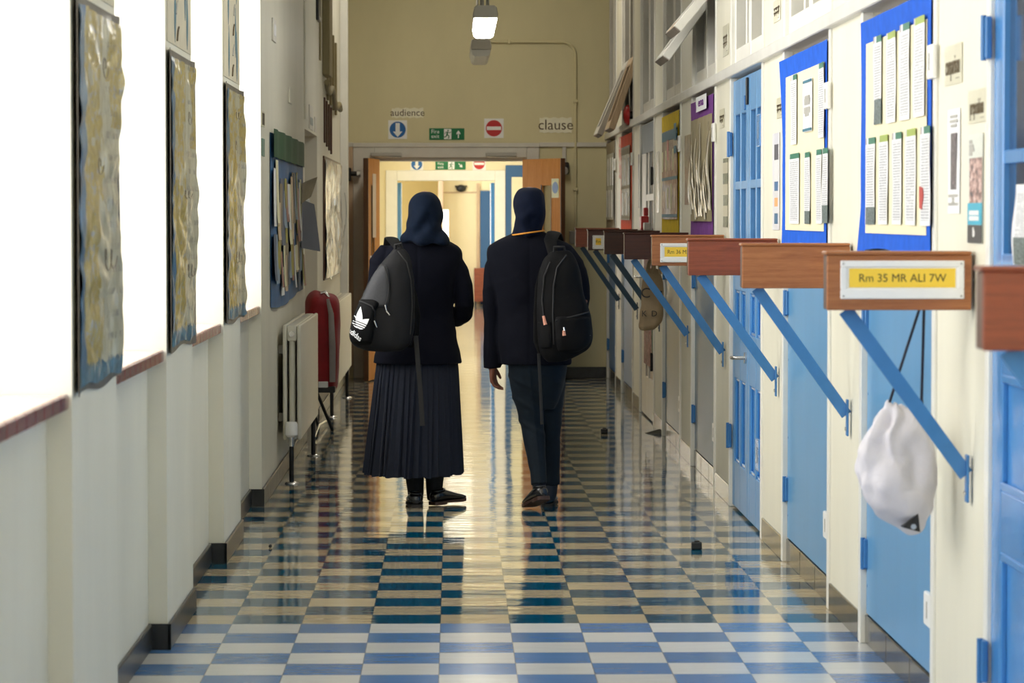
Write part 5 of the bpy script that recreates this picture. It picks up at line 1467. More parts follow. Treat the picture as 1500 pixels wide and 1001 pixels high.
# ------------------------------------------------------------------ the two pupils
from mathutils.bvhtree import BVHTree
M['skin'] = mk('brown skin', srgb(120, 72, 54), .5, .08, 14)
M['blazer'] = mk('navy black blazer cloth', srgb(9, 11, 23), .85, .18, 160, .12, 400, sheen=.01, spec=.12, bdist=.001)
M['blazer2'] = mk('navy black blazer cloth b', srgb(9, 11, 22), .85, .18, 160, .12, 400, sheen=.01, spec=.12, bdist=.001)
M['hijab'] = mk('dark navy headscarf', srgb(11, 22, 39), .85, .12, 60, .1, 300, sheen=.02, spec=.1, bdist=.001)
M['hijab2'] = mk('navy headscarf', srgb(11, 18, 36), .85, .12, 60, .1, 300, sheen=.02, spec=.1, bdist=.001)
M['skirt'] = mk('dark navy pleated cloth', srgb(24, 29, 43), .75, .12, 60, .08, 300, sheen=.03, spec=.25, bdist=.001)
M['trouser'] = mk('dark blue trouser cloth', srgb(10, 23, 34), .75, .12, 60, .08, 300, sheen=.02, spec=.25, bdist=.001)
M['tights'] = mk('black knit', (.008, .008, .010), .8, .2, 50)
M['shoe'] = mk('black shoe leather', (.010, .010, .012), .22, .2, 20, coat=.4)
M['welt'] = mk('brown sole', srgb(66, 44, 36), .5, .2, 20)
M['sole'] = mk('black rubber sole', (.012, .011, .011), .5, .2, 20)
M['nylon'] = mk('charcoal nylon', srgb(25, 25, 28), .7, .1, 90, .12, 300, spec=.25, bdist=.001)
M['nylon_grey'] = mk('grey nylon panel', srgb(54, 55, 59), .65, .1, 90, .12, 300, spec=.35, bdist=.001)
M['nylon_black'] = mk('black nylon', srgb(11, 11, 13), .75, .12, 90, .12, 300, spec=.15, bdist=.001)
M['webbing'] = mk('black webbing', srgb(26, 26, 28), .7, .1, 200)
M['orange_piping'] = mk('orange gold piping', srgb(214, 140, 40), .6, .08)
M['rose'] = mk('copper zip pull', srgb(206, 140, 116), .35, .08)
M['logo_white'] = mk('white print', (.85, .86, .88), .5, .02)

def hand(m, wrist, d, palm_n, side, size=1.0, curl=.5):
    "palm, four bent fingers of different length and a thumb; d = down the hand, palm_n = out of the palm, side = towards the thumb"
    d = d.normalized(); side = (side - d * side.dot(d)).normalized(); palm_n = (palm_n - d * palm_n.dot(d) - side * palm_n.dot(side)).normalized()
    L = .082 * size
    rings = []
    for t_, w, th in ((-.15, .024, .020), (.1, .028, .018), (.5, .038, .016), (.9, .040, .014), (1.02, .034, .011)):
        c = wrist + d * (L * t_)
        rings.append([c + side * (w * size * math.cos(q)) + palm_n * (th * size * math.sin(q)) for q in [2 * PI * k / 16 for k in range(16)]])
    m.loft(rings)
    for i, (off, ln) in enumerate(((.029, .068), (.010, .076), (-.010, .070), (-.028, .056))):
        p = wrist + d * (L * .92) + side * off * size
        dirv = d + side * off * 3.0; dirv.normalize()
        a = curl * (.5 + .12 * i); pts = [p - dirv * .012 * size]; rad = [.0085 * size]
        for s_, r_ in ((.42, .0082), (.33, .0075), (.25, .0060)):
            dd = dirv * math.cos(a) + palm_n * math.sin(a)
            p = p + dd * ln * s_ * size; pts.append(p.copy()); rad.append(r_ * size); a += curl * .75
        pts.append(pts[-1] + (pts[-1] - pts[-2]).normalized() * .004); rad.append(.003 * size)
        m.tube(pts, rad, 10)
    p = wrist + d * (L * .18) + side * .024 * size
    t1 = (side * .75 + d * .75 + palm_n * .25).normalized(); t2 = (side * .2 + d * 1.0 + palm_n * .35).normalized()
    m.tube([p - t1 * .012, p + t1 * .018 * size, p + t1 * .036 * size + t2 * .012 * size, p + t1 * .038 * size + t2 * .036 * size, p + t1 * .038 * size + t2 * .042 * size], [.014 * size, .0125 * size, .0105 * size, .008 * size, .004], 10)

def head(m, c, w=.072):
    m.ell((c.x, c.y - .008, c.z + .012), w, .092, .098)
    m.ell((c.x, c.y + .020, c.z - .045), w * .78, .064, .068)
    m.ell((c.x, c.y + .052, c.z - .082), .026, .026, .022)                    # chin
    m.tube([(c.x, c.y + .078, c.z + .018), (c.x, c.y + .096, c.z - .012), (c.x, c.y + .104, c.z - .030), (c.x, c.y + .084, c.z - .038)], [.007, .010, .015, .010], 10)
    for s in (-1, 1):
        m.ell((c.x + s * .031, c.y + .078, c.z + .024), .018, .010, .007)       # brow
        m.ell((c.x + s * .030, c.y + .074, c.z + .004), .013, .010, .009)       # eye
        m.ell((c.x + s * .036, c.y + .058, c.z - .030), .022, .020, .020)       # cheek
        m.ell((c.x + s * w * .90, c.y + .004, c.z - .005), .010, .016, .028)           # ear
    m.ell((c.x, c.y + .082, c.z - .058), .022, .012, .006); m.ell((c.x, c.y + .080, c.z - .067), .019, .012, .006)

def shoe(parent, heel, yaw, pitch, length=.235, brown=False):
    R = Matrix.Translation(heel) @ Matrix.Rotation(yaw, 4, 'Z') @ Matrix.Rotation(pitch, 4, 'X')
    def sec(y, w, z0, z1, n=20, e=2.4):
        return [R @ Vector((w * math.copysign(abs(math.cos(q)) ** (2 / e), math.cos(q)), y, (z0 + z1) / 2 + (z1 - z0) / 2 * math.copysign(abs(math.sin(q)) ** (2 / e), math.sin(q)))) for q in [2 * PI * k / n for k in range(n)]]
    k = length / .235
    m = MB(); m.loft([sec(-.004 * k, .012, .018, .05), sec(.004 * k, .026, .016, .066), sec(.03 * k, .035, .016, .074), (sec(.075 * k, .037, .016, .075)), sec(.12 * k, .040, .016, .062), sec(.165 * k, .043, .016, .048), sec(.20 * k, .040, .016, .040), sec(.225 * k, .028, .017, .032), sec(.235 * k, .010, .018, .026)])
    obj('shoe_upper', m, M['shoe'], parent, smooth=1.2)
    def so(y, w, z0, z1): return [R @ Vector((x, y, z)) for x, z in ((-w, z0), (w, z0), (w, z1), (-w, z1))]
    m = MB(); m.loft([so(-.006 * k, .022, 0, .018), so(.004 * k, .033, 0, .018), so(.04 * k, .038, 0, .018), so(.07 * k, .037, 0, .018), so(.0705 * k, .037, .008, .018), so(.12 * k, .041, .006, .018), so(.17 * k, .045, .003, .018), so(.21 * k, .040, .004, .018), so(.232 * k, .022, .006, .018), so(.238 * k, .010, .008, .018)])
    obj('shoe_sole', m, M['welt'] if brown else M['sole'], parent)
    m = MB(); pts = [R @ Vector((.028 * math.cos(q), .045 * k + .034 * math.sin(q), .073 + .004 * math.sin(q))) for q in [2 * PI * i / 20 for i in range(21)]]
    m.tube(pts, .0045, 8); obj('shoe_collar', m, M['shoe'], parent, smooth=1)

def cloth_noise(c, amp, fx, fz):
    return amp * (noise.noise(Vector((c.x * fx, c.y * fx, c.z * fz))) + .45 * noise.noise(Vector((c.x * fx * 2.3 + 3, c.y * fx * 2.3, c.z * fz * 2.1))))

def project(me, org):
    return BVHTree.FromPolygons([v.co + Vector(org) if org else v.co.copy() for v in me.vertices], [tuple(p.vertices) for p in me.polygons])
CAM = Vector((0, 0, EYE))
def hit(bvh, px, py, off=.002):
    d = ray(px, py).normalized()
    r = bvh.ray_cast(CAM, d)
    if r[0] is None:
        r = bvh.find_nearest(CAM + d * 15.4)
    return r[0] - d * off

# ---- pupil in the long skirt
Y1 = 15.70
def A(px, py, dy=0): return W(px, py, Y1 + dy)
base = A(618, 742); base.z = 0
g1 = thing('person', 'person on the left in long pleated skirt, navy blazer and dark headscarf, seen from behind', 'person', base)
# body
m = MB()
hc = A(622, 312, .0)
head(m, hc)
m.tube([A(622, 330, -.01), A(622, 352, -.01), A(621, 372, -.0)], [.052, .050, .06], 16)
m.loft(outline_bag(resample([(356, 606, 638, .055), (366, 580, 658, .07), (385, 575, 660, .085), (440, 580, 652, .085), (480, 576, 656, .09), (520, 570, 660, .10), (548, 576, 656, .10)], 16), Y1, 1.0, 28))
m.tube([A(650, 388), A(664, 390), A(676, 414, -.01), A(681, 448, -.02), A(677, 462, .05), A(664, 466, .15), A(654, 461, .23)], [.03, .032, .034, .032, .030, .026, .022], 14)
m.tube([A(584, 388), A(570, 390), A(558, 408), A(549, 440), A(552, 456, .1), A(566, 448, .22)], [.03, .032, .034, .032, .028, .022], 14)
hand(m, A(654, 461, .235), Vector((-.55, .8, .1)), Vector((-.5, -.3, -.6)), Vector((-.1, .1, 1)), .9, .7)
hand(m, A(566, 448, .225), Vector((.45, .6, .6)), Vector((.4, -.8, .2)), Vector((-.6, 0, .7)), .9, 1.0)
for px, dyk, foot in ((609, .02, (609, 738, .02)), (641, .06, (636, 736, .06))):
    m.tube([A(592 if px < 620 else 632, 530, 0), A(598 if px < 620 else 634, 620, .03), A(foot[0] + (0 if px < 620 else 2), 690, .02), A(foot[0], foot[1] - 14, foot[2]), A(foot[0], foot[1] - 8, foot[2] + .03)], [.078, .058, .044, .032, .03], 16)
me = blend(m, .0045, 3, .5)
obj('body', me, M['skin'], g1, smooth=9)
for px, top, foot in ((609, 600, (609, 738, .02)), (641, 640, (636, 736, .06))):
    m = MB(); m.tube([A(601 if px < 620 else 635, 640, .03), A(607 if px < 620 else 637, 690, .02), A(foot[0], foot[1] - 14, foot[2]), A(foot[0], foot[1] - 5, foot[2] + .01)], [.060, .050, .040, .036], 20)
    obj('tights', m, M['tights'], g1, smooth=1)
shoe(g1, FL(609, 744.5) + Vector((0, 0, 0)), math.radians(3), 0)
shoe(g1, FL(634, 741.5) + Vector((0, 0, .004)), math.radians(-42), math.radians(1.5), brown=True)
# pleated skirt
def skirt(parent, rows, Y, npl, mat):
    R_ = resample(rows, 40); z0 = None; n = npl * 10
    outer = []; inner = []
    for i, (py, l, r, df) in enumerate(R_):
        a = W(l, py, Y); b = W(r, py, Y); cx = (a.x + b.x) / 2; rx = (b.x - a.x) / 2
        t_ = i / 40; amp = .006 + .022 * t_
        ro = []; ri = []
        for k in range(n):
            th = 2 * PI * k / n
            ph = (k / 10.0) % 1.0; pid = int(k / 10)
            jit = .25 * math.sin(pid * 2.7) + .2 * math.sin(pid * 1.3 + 4)
            saw = (ph ** 1.0 if ph < .86 else (1 - ph) / .14 * .86) - .5
            e = 1 + (saw * amp * (1 + jit)) / rx + .010 * t_ * math.sin(th * 3 + 1)
            tt = th + .05 * t_ * math.sin(pid * 1.9)
            c_, s_ = math.cos(tt), math.sin(tt)
            ro.append(Vector((cx + rx * e * c_, Y + df * e * s_, a.z + .004 * t_ * math.sin(pid * 2.1) - .010 * t_ ** 8 * max(0, -s_))))
            ri.append(Vector((cx + (rx * e - .007) * c_, Y + (df * e - .007) * s_, a.z + .004 * t_ * math.sin(pid * 2.1) - .010 * t_ ** 8 * max(0, -s_))))
        outer.append(ro); inner.append(ri)
    m = MB(); m.loft(outer + inner[::-1], cap=False, loop=True)
    return obj('pleated_skirt', m, mat, parent, smooth=.5)
skirt(g1, [(518, 554, 669, .15), (540, 551, 671, .165), (600, 544, 673.5, .19), (650, 538, 675.5, .205), (693, 533, 677, .215)], Y1, 44, M['skirt'])
# blazer
m = MB()
m.loft(outline_bag(resample([(346, 604, 640, .065), (352, 590, 653, .08), (358, 574, 668, .095), (366, 564, 677, .105), (376, 561, 678, .115), (392, 562, 674, .125), (412, 565, 668, .132), (440, 567, 664, .128), (465, 565, 664, .128), (490, 558, 669, .148), (515, 550, 674, .172), (532, 546, 677, .182)], 40), Y1, 1.0, 48, exp=2.4))
m.tube([A(640, 384), A(654, 382), A(664, 382), A(670, 396, -.005), A(678, 420, -.012), A(681, 446, -.02), A(679, 459, .02), A(670, 466, .12), A(658, 463, .21)], [.02, .042, .050, .052, .051, .047, .046, .043, .038], 20)
m.tube([A(594, 382), A(578, 372), A(566, 371), A(557, 386, 0), A(553, 415, 0), A(547, 438, 0), A(549, 452, .04), A(556, 454, .13), A(565, 449, .20)], [.02, .042, .052, .054, .053, .048, .046, .042, .037], 20)
me = blend(m, .006, 5, .5)
def bz(c0, hemz, sx, waistz):
    def f(c):
        v = cloth_noise(c, .006, 7, 9)
        v += -.002 * math.exp(-((c.x - c0.x) / .008) ** 2) * (1 if c.y < c0.y else 0)      # centre back seam
        for k in range(4):                                                             # slanting drag folds
            z0 = waistz + .05 + .07 * k
            v += .0022 * math.exp(-(((c.z - z0) - .5 * (c.x - c0.x) * (1 if k % 2 else -1) - .03 * noise.noise(c * 6)) / .018) ** 2) * max(0, min(1, (c.x - c0.x) * (1 if k < 2 else -1) / .06))
        return v
    return f
wrinkle(me, bz(A(612, 450), 0, 0, A(612, 470).z))
obj('blazer', me, M['blazer'], g1, smooth=9)
# headscarf
def scarf(parent, rows, Y, cut, mat, sd, lean):
    m = MB(); n = 72; rings = []
    R_ = resample(rows, 46)
    for i, (py, l, r, ry) in enumerate(R_):
        a = W(l, py, Y); b = W(r, py, Y); cx = (a.x + b.x) / 2; rx = (b.x - a.x) / 2
        ring = []
        for k in range(n):
            th = 2 * PI * k / n; c_, s_ = math.cos(th), math.sin(th)
            y = s_ * ry * (.62 if s_ > 0 else 1.0)         # the face stays open at the front
            ring.append(Vector((cx + rx * c_, Y - .012 + y, a.z)))
        rings.append(ring)
    m.loft(rings)
    me = blend(m, .005, 3, .5)
    top = rings[0][0].z
    def f(c):
        d = top - c.z
        q = (c.x - rings[20][0].x + .08)
        w = min(1, max(0, (d - .05) / .10))
        v = .0065 * w * math.sin((q * 62 + lean * d * 34) + 2.2 * noise.noise(c * 6 + Vector((sd, 0, 0))))
        v += .0042 * w * math.sin(d * 55 - q * lean * 60 + 3 * noise.noise(c * 8 + Vector((0, sd, 0))))
        v += cloth_noise(c, .003, 14, 10)
        return v
    wrinkle(me, f)
    return obj('headscarf', me, mat, parent, smooth=9)
scarf(g1, [(281.5, 616, 629, .035), (284, 609, 636, .06), (289, 603.5, 641.5, .082), (297, 599.5, 645.5, .10), (308, 597.5, 647.5, .112), (320, 596, 648, .112), (330, 594, 648.5, .108), (338, 591.5, 650.5, .112), (345, 589, 655, .124), (351, 587, 659.5, .136), (355, 589, 661.5, .138), (358, 600, 661, .135)], Y1, 0, M['hijab'], 1.0, 1.0)
m = MB(); c0 = A(622, 326, 0)
m.tube([A(622 + dx * .9, py, .052 + dy) for dx, py, dy in ((-20, 296, -.01), (0, 288, .0), (20, 296, -.01), (23, 315, -.005), (16, 338, .005), (0, 346, .01), (-16, 338, .005), (-23, 315, -.005), (-20, 296, -.01))], .012, 10)
obj('scarf_edge', m, M['hijab'], g1, smooth=1)

# ---- pupil in trousers
Y2P = 15.52
def B(px, py, dy=0): return W(px, py, Y2P + dy)
base = B(788, 745); base.z = 0
g2 = thing('person', 'person on the right in dark trousers, orange-edged blazer and navy headscarf, walking away', 'person', base)
m = MB()
head(m, B(776, 306))
m.tube([B(775, 324, -.01), B(775, 345, -.01), B(776, 366)], [.05, .048, .058], 16)
m.loft(outline_bag(resample([(350, 758, 794, .055), (360, 736, 818, .07), (380, 733, 823, .085), (440, 740, 818, .085), (480, 738, 822, .09), (515, 742, 826, .10), (545, 748, 824, .10)], 16), Y2P, 1.0, 28))
m.tube([B(742, 386), B(730, 388), B(723, 420), B(720.5, 470, .01), B(721, 528, .03), B(721.5, 541, .035)], [.03, .032, .032, .030, .024, .022], 14)
hand(m, B(721.5, 538, .035), Vector((.06, .18, -1)), Vector((.75, .55, -.1)), Vector((.35, .9, .1)), .92, .62)
m.tube([B(816, 386), B(830, 388), B(845, 412), B(853, 440), B(848, 470, .09), B(838, 488, .19)], [.03, .032, .032, .030, .026, .022], 14)
hand(m, B(838, 488, .195), Vector((-.4, .7, .3)), Vector((-.7, -.4, 0)), Vector((0, .1, 1)), .9, 1.0)
LL = [(770, 536, 0, .070), (773, 580, .0, .060), (780, 625, .0, .044), (786, 670, -.04, .034), (790, 712, -.08, .026), (790, 722, -.085, .024)]
RLg = [(806, 536, .02, .066), (806, 580, .06, .048), (806, 640, .11, .036), (808, 690, .12, .027), (806, 728, .11, .024)]
for L in (LL, RLg): m.tube([B(a, b, c) for a, b, c, r in L], [r for *_, r in L], 16)
me = blend(m, .0040, 3, .5)
obj('body', me, M['skin'], g2, smooth=9)
m = MB()
m.loft(outline_bag(resample([(500, 748, 826, .12), (520, 745, 829, .135), (540, 744.5, 830, .14), (558, 750, 827, .125), (578, 757, 821, .09), (600, 766, 812, .045)], 18), Y2P, 1.0, 32))
m.tube([B(769, 538, -.01), B(771.5, 565, -.01), B(775.5, 595, 0), B(780, 625, 0), B(784, 660, -.035), B(788.5, 690, -.065), B(789.5, 711, -.085)], [.084, .080, .070, .060, .050, .043, .041], 24)
m.tube([B(806, 538, .02), B(807, 565, .04), B(806, 600, .07), B(805.5, 640, .10), B(807, 680, .11), B(809, 711, .12)], [.078, .070, .062, .054, .046, .042], 24)
me = blend(m, .006, 14, .5)
kz = B(775, 610).z
def tr(c):
    v = cloth_noise(c, .0045, 8, 8)
    for k in range(5):
        z0 = kz + .10 * k - .05
        v += .005 * math.exp(-(((c.z - z0) + .55 * (c.x - B(775, 600).x)) / .013) ** 2) * (1 if c.x < B(795, 600).x else .4)
    v += .004 * math.exp(-((c.x - B(782, 650).x - .1 * (kz - c.z)) / .006) ** 2) * (1 if c.y < Y2P else 0)
    return v
wrinkle(me, tr)
obj('trousers', me, M['trouser'], g2, smooth=9)
for L, nm in (((B(789.5, 704, -.085), B(790, 716, -.085), FL(790, 744) + Vector((0, -.06, .06))), 'sock'), ((B(808, 705, .12), B(806, 722, .11), B(804, 734, .1)), 'sock')):
    m = MB(); m.tube(L, [.034, .034, .030], 16); obj('sock', m, mk('navy sock ' + str(round(L[0].x, 2)), srgb(18, 26, 40), .8, .1, 40), g2, smooth=1)
toe = FL(772, 745.5)
yaw = math.radians(20)
heel = toe + Vector((.235 * math.sin(yaw), -.235 * math.cos(yaw) * math.cos(math.radians(16)), .235 * math.sin(math.radians(16))))
shoe(g2, heel, yaw, math.radians(-16), brown=True)
shoe(g2, FL(803, 743.5) + Vector((0, .0, 0)), math.radians(-4), 0)
m = MB()
m.loft(outline_bag(resample([(340, 752, 797, .065), (346, 743, 806, .08), (352, 730, 822, .095), (359, 717, 836, .106), (367, 712.5, 841, .114), (380, 713, 841, .122), (400, 717, 838, .128), (420, 722, 834, .130), (455, 729, 831, .126), (490, 728, 834, .145), (518, 731, 836, .162), (534, 733, 837, .166)], 40), Y2P, 1.0, 48, exp=2.4))
m.tube([B(752, 380), B(738, 378), B(729, 379), B(724, 392), B(721.5, 420), B(720.5, 460, .01), B(721, 500, .02), B(721.5, 539, .035)], [.02, .040, .048, .050, .048, .045, .044, .0445], 20)
m.tube([B(808, 380), B(822, 375), B(832, 376), B(840, 388), B(847, 412), B(851, 438, .02), B(848, 462, .09), B(840, 482, .17)], [.02, .042, .052, .054, .052, .048, .044, .038], 20)
me = blend(m, .006, 5, .5)
wrinkle(me, bz(B(775, 450), 0, 0, B(775, 470).z))
obj('blazer', me, M['blazer2'], g2, smooth=9)
scarf(g2, [(274.5, 769, 784, .035), (277, 761.5, 790.5, .06), (282, 756.5, 795, .082), (290, 753, 797.5, .10), (302, 751.8, 799, .112), (314, 752, 799, .110), (324, 752.5, 797.5, .104), (332, 752, 795, .096), (339, 750.5, 793.5, .090), (345, 749, 795, .088)], Y2P, 0, M['hijab2'], 5.0, -.5)
m = MB(); m.tube([B(776 + dx * .9, py, .052 + dy) for dx, py, dy in ((-20, 290, -.01), (0, 282, .0), (20, 290, -.01), (22, 309, -.005), (15, 330, .005), (0, 338, .01), (-15, 330, .005), (-22, 309, -.005), (-20, 290, -.01))], .012, 10)
obj('scarf_edge', m, M['hijab2'], g2, smooth=1)
m = MB(); pts = []
for i in range(33):
    th = PI + PI * i / 32
    x = 773 + 24 * math.cos(th); py = 342.6 - 3.4 * math.cos(th) * -1 * -1
    p = B(x, py, .105 * math.sin(th)); pts.append(p + Vector((0, 0, .004)))
m.tube(pts, .0042, 8); obj('collar_piping', m, M['orange_piping'], g2, smooth=1)

# ------------------------------------------------------------------ backpacks
# black and grey backpack with white printed emblem, hung from the left shoulder
YB1 = Y1 - .305
t = thing('backpack', 'charcoal backpack with white three-leaf emblem on the left shoulder of the skirted pupil', 'backpack', W(560, 515, YB1), 'backpacks carried by the pupils')
rows = [(364, 578, 590, .3), (372, 570, 597, .55), (384, 559, 602, .8), (398, 548, 605, .92), (415, 538, 606.5, 1), (435, 529, 607, 1.05), (455, 520, 607, 1.1), (478, 513, 606.5, 1.12), (497, 512, 603, 1.05), (508, 520, 597, .85), (514, 534, 587, .55)]
m = MB(); m.loft(outline_bag(resample(rows, 36), YB1, .085, 56, exp=2.6, yoff=lambda i: 0))
me = blend(m, .005, 4)
wrinkle(me, lambda c: cloth_noise(c, .006, 9, 7))
bv1 = project(me, None)
main = obj('main_body', me, M['nylon'], t, smooth=9)
def panel(name, rows_px, bvh, lift, mat, th=.012, sm=2, parent=t):
    "padded panel lying on the bag: rows of (py, left px, right px)"
    m = MB(); n = 26; rr = resample([(a, b, c) for a, b, c in rows_px], 26); top = []; bot = []
    for py, l, r in rr:
        a = []; b = []
        for k in range(n + 1):
            u = k / n; px = l + (r - l) * u
            h = hit(bvh, px, py, 0)
            e = min(1, min(u, 1 - u) * 6) ** .5
            d = ray(px, py).normalized()
            a.append(h - d * (lift * e + .001)); b.append(h + d * .012)
        top.append(a); bot.append(b)
    for i in (0, 1): 
        for k in range(n + 1):
            top[i][k] = top[i][k].lerp(bot[i][k], (.8, .25)[i]); top[-1 - i][k] = top[-1 - i][k].lerp(bot[-1 - i][k], (.8, .25)[i])
    rings = [a + b[::-1] for a, b in zip(top, bot)]
    m.loft(rings)
    me = blend(m, .004, 3)
    return obj(name, me, mat, parent, smooth=9), me
def seam(parent, name, pts, bvh, r, mat, off=.003, n=6):
    P_ = []
    for i in range(len(pts) - 1):
        for q in range(n):
            f = q / n; P_.append((pts[i][0] + (pts[i + 1][0] - pts[i][0]) * f, pts[i][1] + (pts[i + 1][1] - pts[i][1]) * f))
    P_.append(pts[-1])
    m = MB(); m.tube([hit(bvh, a, b, off) for a, b in P_], r, 6)
    return obj(name, m, mat, parent, smooth=1)
def world_bvh(o): return BVHTree.FromPolygons([v.co + ORG[o.name] for v in o.data.vertices], [tuple(p.vertices) for p in o.data.polygons])
pk, _ = panel('grey_front_panel', [(386, 551, 562), (392, 545, 568), (405, 537, 570), (425, 531, 571), (440, 528, 570), (452, 527, 566)], bv1, .010, M['nylon_grey'])
pk2, _ = panel('front_pocket', [(437, 524, 545), (444, 521, 556), (455, 518, 551 + 0), (470, 514, 549), (485, 511.5, 548), (498, 513, 546), (506, 520, 543)], bv1, .030, M['nylon_black'])
bp = world_bvh(pk2)
bg_ = world_bvh(pk)
seam(t, 'piping', [(546, 387), (556, 385), (563, 391), (567, 402), (570, 420), (568, 436), (565, 448)], bg_, .0035, M['webbing'])
seam(t, 'zip', [(583, 368), (596, 385), (602, 410), (604, 450), (601, 490)], bv1, .004, M['webbing'])
seam(t, 'pocket_zip', [(522, 440), (532, 443), (545, 449), (549, 456), (549, 475)], bp, .004, M['webbing'])
for a, b in (((564, 447), (566, 455)), ((548, 470), (552, 480)), ((566, 456), (571, 462))):
    m = MB(); m.tube([hit(bv1, *a, .012), hit(bv1, *b, .014)], [.006, .004], 8); obj('zip_pull', m, M['steel'], t, smooth=1)
# emblem: three leaves crossed by three gaps, with the name under it
def emb(u, v, off=.0025):
    c, s = math.cos(math.radians(16)), math.sin(math.radians(16))
    x = 524.5 + 15.0 * (u * c + v * s * .6); y = 481.0 + 17.5 * (u * s - v * c) * 1.22
    return hit(bp, x, y, off)
def leafpoly(ang, ln, w, n=14):
    L = []
    for i in range(n + 1): L.append((w * math.sin(PI * (i / n) ** .75), ln * i / n))
    for i in range(n - 1, 0, -1): L.append((-w * math.sin(PI * (i / n) ** .75), ln * i / n))
    c, s = math.cos(ang), math.sin(ang)
    return [(x * c + y * s, -x * s + y * c) for x, y in L]
def bands(poly):
    "cut the outline by the three horizontal gaps"
    out = []
    for lo, hi in ((-.2, .10), (.16, .26), (.32, .42), (.48, 3)):
        pts = poly
        for sgn, lim in ((1, lo), (-1, hi)):
            res = []
            for i in range(len(pts)):
                a, b = pts[i], pts[(i + 1) % len(pts)]
                ia, ib = sgn * (a[1] - lim) >= 0, sgn * (b[1] - lim) >= 0
                if ia: res.append(a)
                if ia != ib:
                    f = (lim - a[1]) / (b[1] - a[1]); res.append((a[0] + (b[0] - a[0]) * f, lim))
            pts = res
            if len(pts) < 3: break
        if len(pts) >= 3: out.append(pts)
    return out
m = MB()
for ang, ln, w in ((0, 1.55, .34), (-.80, 1.35, .30), (.80, 1.35, .30)):
    for poly in bands(leafpoly(ang, ln, w)):
        cu = sum(p[0] for p in poly) / len(poly); cv = sum(p[1] for p in poly) / len(poly); off = .003 + .0004 * (ang + 1)
        ce = m.bm.verts.new(emb(cu, cv, off)); md = [m.bm.verts.new(emb((cu + u) / 2, (cv + v) / 2, off)) for u, v in poly]; vs = [m.bm.verts.new(emb(u, v, off)) for u, v in poly]
        for i in range(len(vs)):
            k = (i + 1) % len(vs); m.face((ce, md[i], md[k])); m.face((md[i], vs[i], vs[k], md[k]))
obj('leaf_emblem', m, M['logo_white'], pk2)
m = MB(); m.text('adidas', 1.0, Matrix.Identity(4), .0, bold=.02)
bmesh.ops.subdivide_edges(m.bm, edges=[e for e in m.bm.edges if e.calc_length() > .25], cuts=2)
for v in m.bm.verts:
    c, s = math.cos(math.radians(40)), math.sin(math.radians(40))
    u, w_ = v.co.x * 9.4, v.co.y * 13.5
    v.co = hit(bp, 520.0 + u * c + w_ * s * .6, 490.5 + u * s - w_ * c * .9, .0025)
obj('lettering', m, M['logo_white'], pk2)
# straps
m = MB(); m.tube([W(585, 366, YB1 + .0), W(579, 357, Y1 - .20), W(574.5, 350, Y1 - .10), W(572, 349, Y1 + .02), W(570, 360, Y1 + .15), W(568, 400, Y1 + .20)], [.022, .030, .032, .032, .030, .022], 14, .25)
obj('shoulder_strap', m, M['nylon_black'], t, smooth=.9)
m = MB(); m.tube([W(588, 388, YB1 + .05), W(598, 405, YB1 + .02), W(607, 432, YB1 + .03), W(612, 462, YB1 + .05), W(611, 490, YB1 + .06), W(604, 508, YB1 + .06), W(594, 507, YB1 + .05)], [.014, .020, .022, .022, .018, .012, .008], 14, .3)
obj('loose_strap', m, M['nylon_black'], t, smooth=.9)
m = MB(); m.tube([W(609, 492, YB1 + .03), W(612, 530, YB1 + .02), W(616, 575, YB1 + .02), W(619, 624, YB1 + .015)], [.012, .012, .012, .012], 10, .15)
obj('webbing_tail', m, M['webbing'], t)
m = MB(); m.tube([W(580, 367, YB1 - .02), W(579, 359, YB1 - .04), W(587, 357, YB1 - .04), W(590, 366, YB1 - .02)], .008, 8, .5)
obj('grab_handle', m, M['webbing'], t, smooth=1)

# black backpack with copper zip pulls on the other pupil's right shoulder
YB2 = Y2P - .30
t = thing('backpack', 'black backpack with copper zip pulls and small white tag on the trousered pupil', 'backpack', W(828, 528, YB2), 'backpacks carried by the pupils')
rows = [(368, 808, 834, .35), (376, 799, 841, .6), (388, 793, 846, .82), (405, 789, 851, .95), (425, 787.5, 856, 1), (450, 786.5, 862, 1.05), (475, 786, 867, 1.1), (495, 786.5, 869, 1.1), (508, 789, 864, 1.0), (520, 795, 848, .8), (529, 803, 829, .5)]
m = MB(); m.loft(outline_bag(resample(rows, 36), YB2, .085, 56, exp=2.6))
me = blend(m, .005, 4)
wrinkle(me, lambda c: cloth_noise(c, .008, 9, 7))
bv2 = project(me, None)
obj('main_body', me, M['nylon_black'], t, smooth=9)
pz_, _ = panel('front_pocket', [(463, 814, 864), (472, 812, 867), (485, 812, 868), (498, 813, 866), (507, 815, 861), (517, 818, 846)], bv2, .022, M['nylon_black'], parent=t)
bq = world_bvh(pz_)
sp_, _ = panel('side_pocket', [(470, 787, 808), (485, 787, 809), (500, 788, 809), (512, 791, 808)], bv2, .012, M['nylon_black'], parent=t)
seam(t, 'zip', [(806, 384), (797, 405), (794, 440), (797, 468)], bv2, .004, M['webbing'])
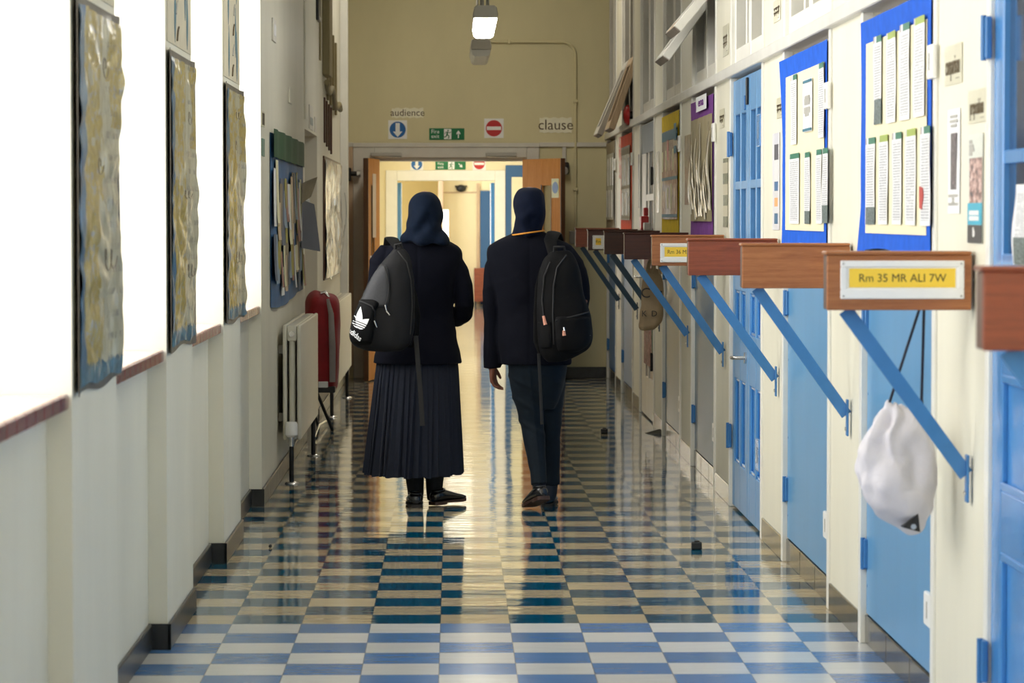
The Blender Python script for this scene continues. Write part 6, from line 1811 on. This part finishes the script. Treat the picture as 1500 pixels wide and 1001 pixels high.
seam(t, 'piping', [(830, 374), (816, 392), (811, 420), (810, 460), (811, 505)], bv2, .004, M['webbing'])
seam(t, 'pocket_zip', [(814, 470), (830, 466), (850, 461), (863, 457)], bv2, .0045, M['webbing'], .012)
for a, b in (((796, 463), (799, 476)), ((826, 484), (826.5, 492))):
    m = MB(); m.tube([hit(bv2, *a, .022), hit(bv2, *b, .026)], [.0065, .009], 10, .5); obj('zip_pull', m, M['rose'], t, smooth=1)
m = MB(); m.tube([hit(bv2, 826, 480, .02), hit(bv2, 827, 485, .024)], .005, 8); obj('zip_slider', m, M['steel'], t, smooth=1)
m = MB(); q = [hit(bq, a, b, .003) for a, b in ((864.5, 492), (867.5, 490.5), (868.5, 502), (865.5, 503.5))]
q2 = [p + Vector((0, -.002, 0)) for p in q]
va = [m.bm.verts.new(p) for p in q]; vb = [m.bm.verts.new(p) for p in q2]; m.face(va); m.face(vb[::-1])
for i in range(4): m.face((va[i], vb[i], vb[(i + 1) % 4], va[(i + 1) % 4]))
obj('white_tag', m, M['logo_white'], t)
m = MB(); m.tube([W(810, 374, YB2 + .0), W(806, 352, Y2P - .21), W(811, 341.5, Y2P - .11), W(813, 341, Y2P + .03), W(818, 353, Y2P + .18), W(826, 400, Y2P + .24)], [.024, .032, .034, .034, .030, .022], 14, .25)
obj('shoulder_strap', m, M['nylon_black'], t, smooth=.9)
m = MB(); m.tube([W(794, 392, YB2 + .03), W(789, 420, YB2 + .06), W(786.5, 460, YB2 + .07), W(785, 500, YB2 + .06), W(792, 522, YB2 + .05)], [.012, .018, .018, .014, .008], 12, .3)
obj('loose_strap', m, M['nylon_black'], t, smooth=.9)
m = MB(); m.tube([W(789, 518, YB2 + .03), W(791, 555, YB2 + .04), W(793, 600, YB2 + .05), W(794, 622, YB2 + .055)], .008, 10, .2)
obj('webbing_tail', m, M['webbing'], t)
m = MB(); m.tube([W(812, 371, YB2 - .02), W(812, 362, YB2 - .04), W(826, 362, YB2 - .04), W(828, 370, YB2 - .02)], .008, 8, .5)
obj('grab_handle', m, M['webbing'], t, smooth=1)
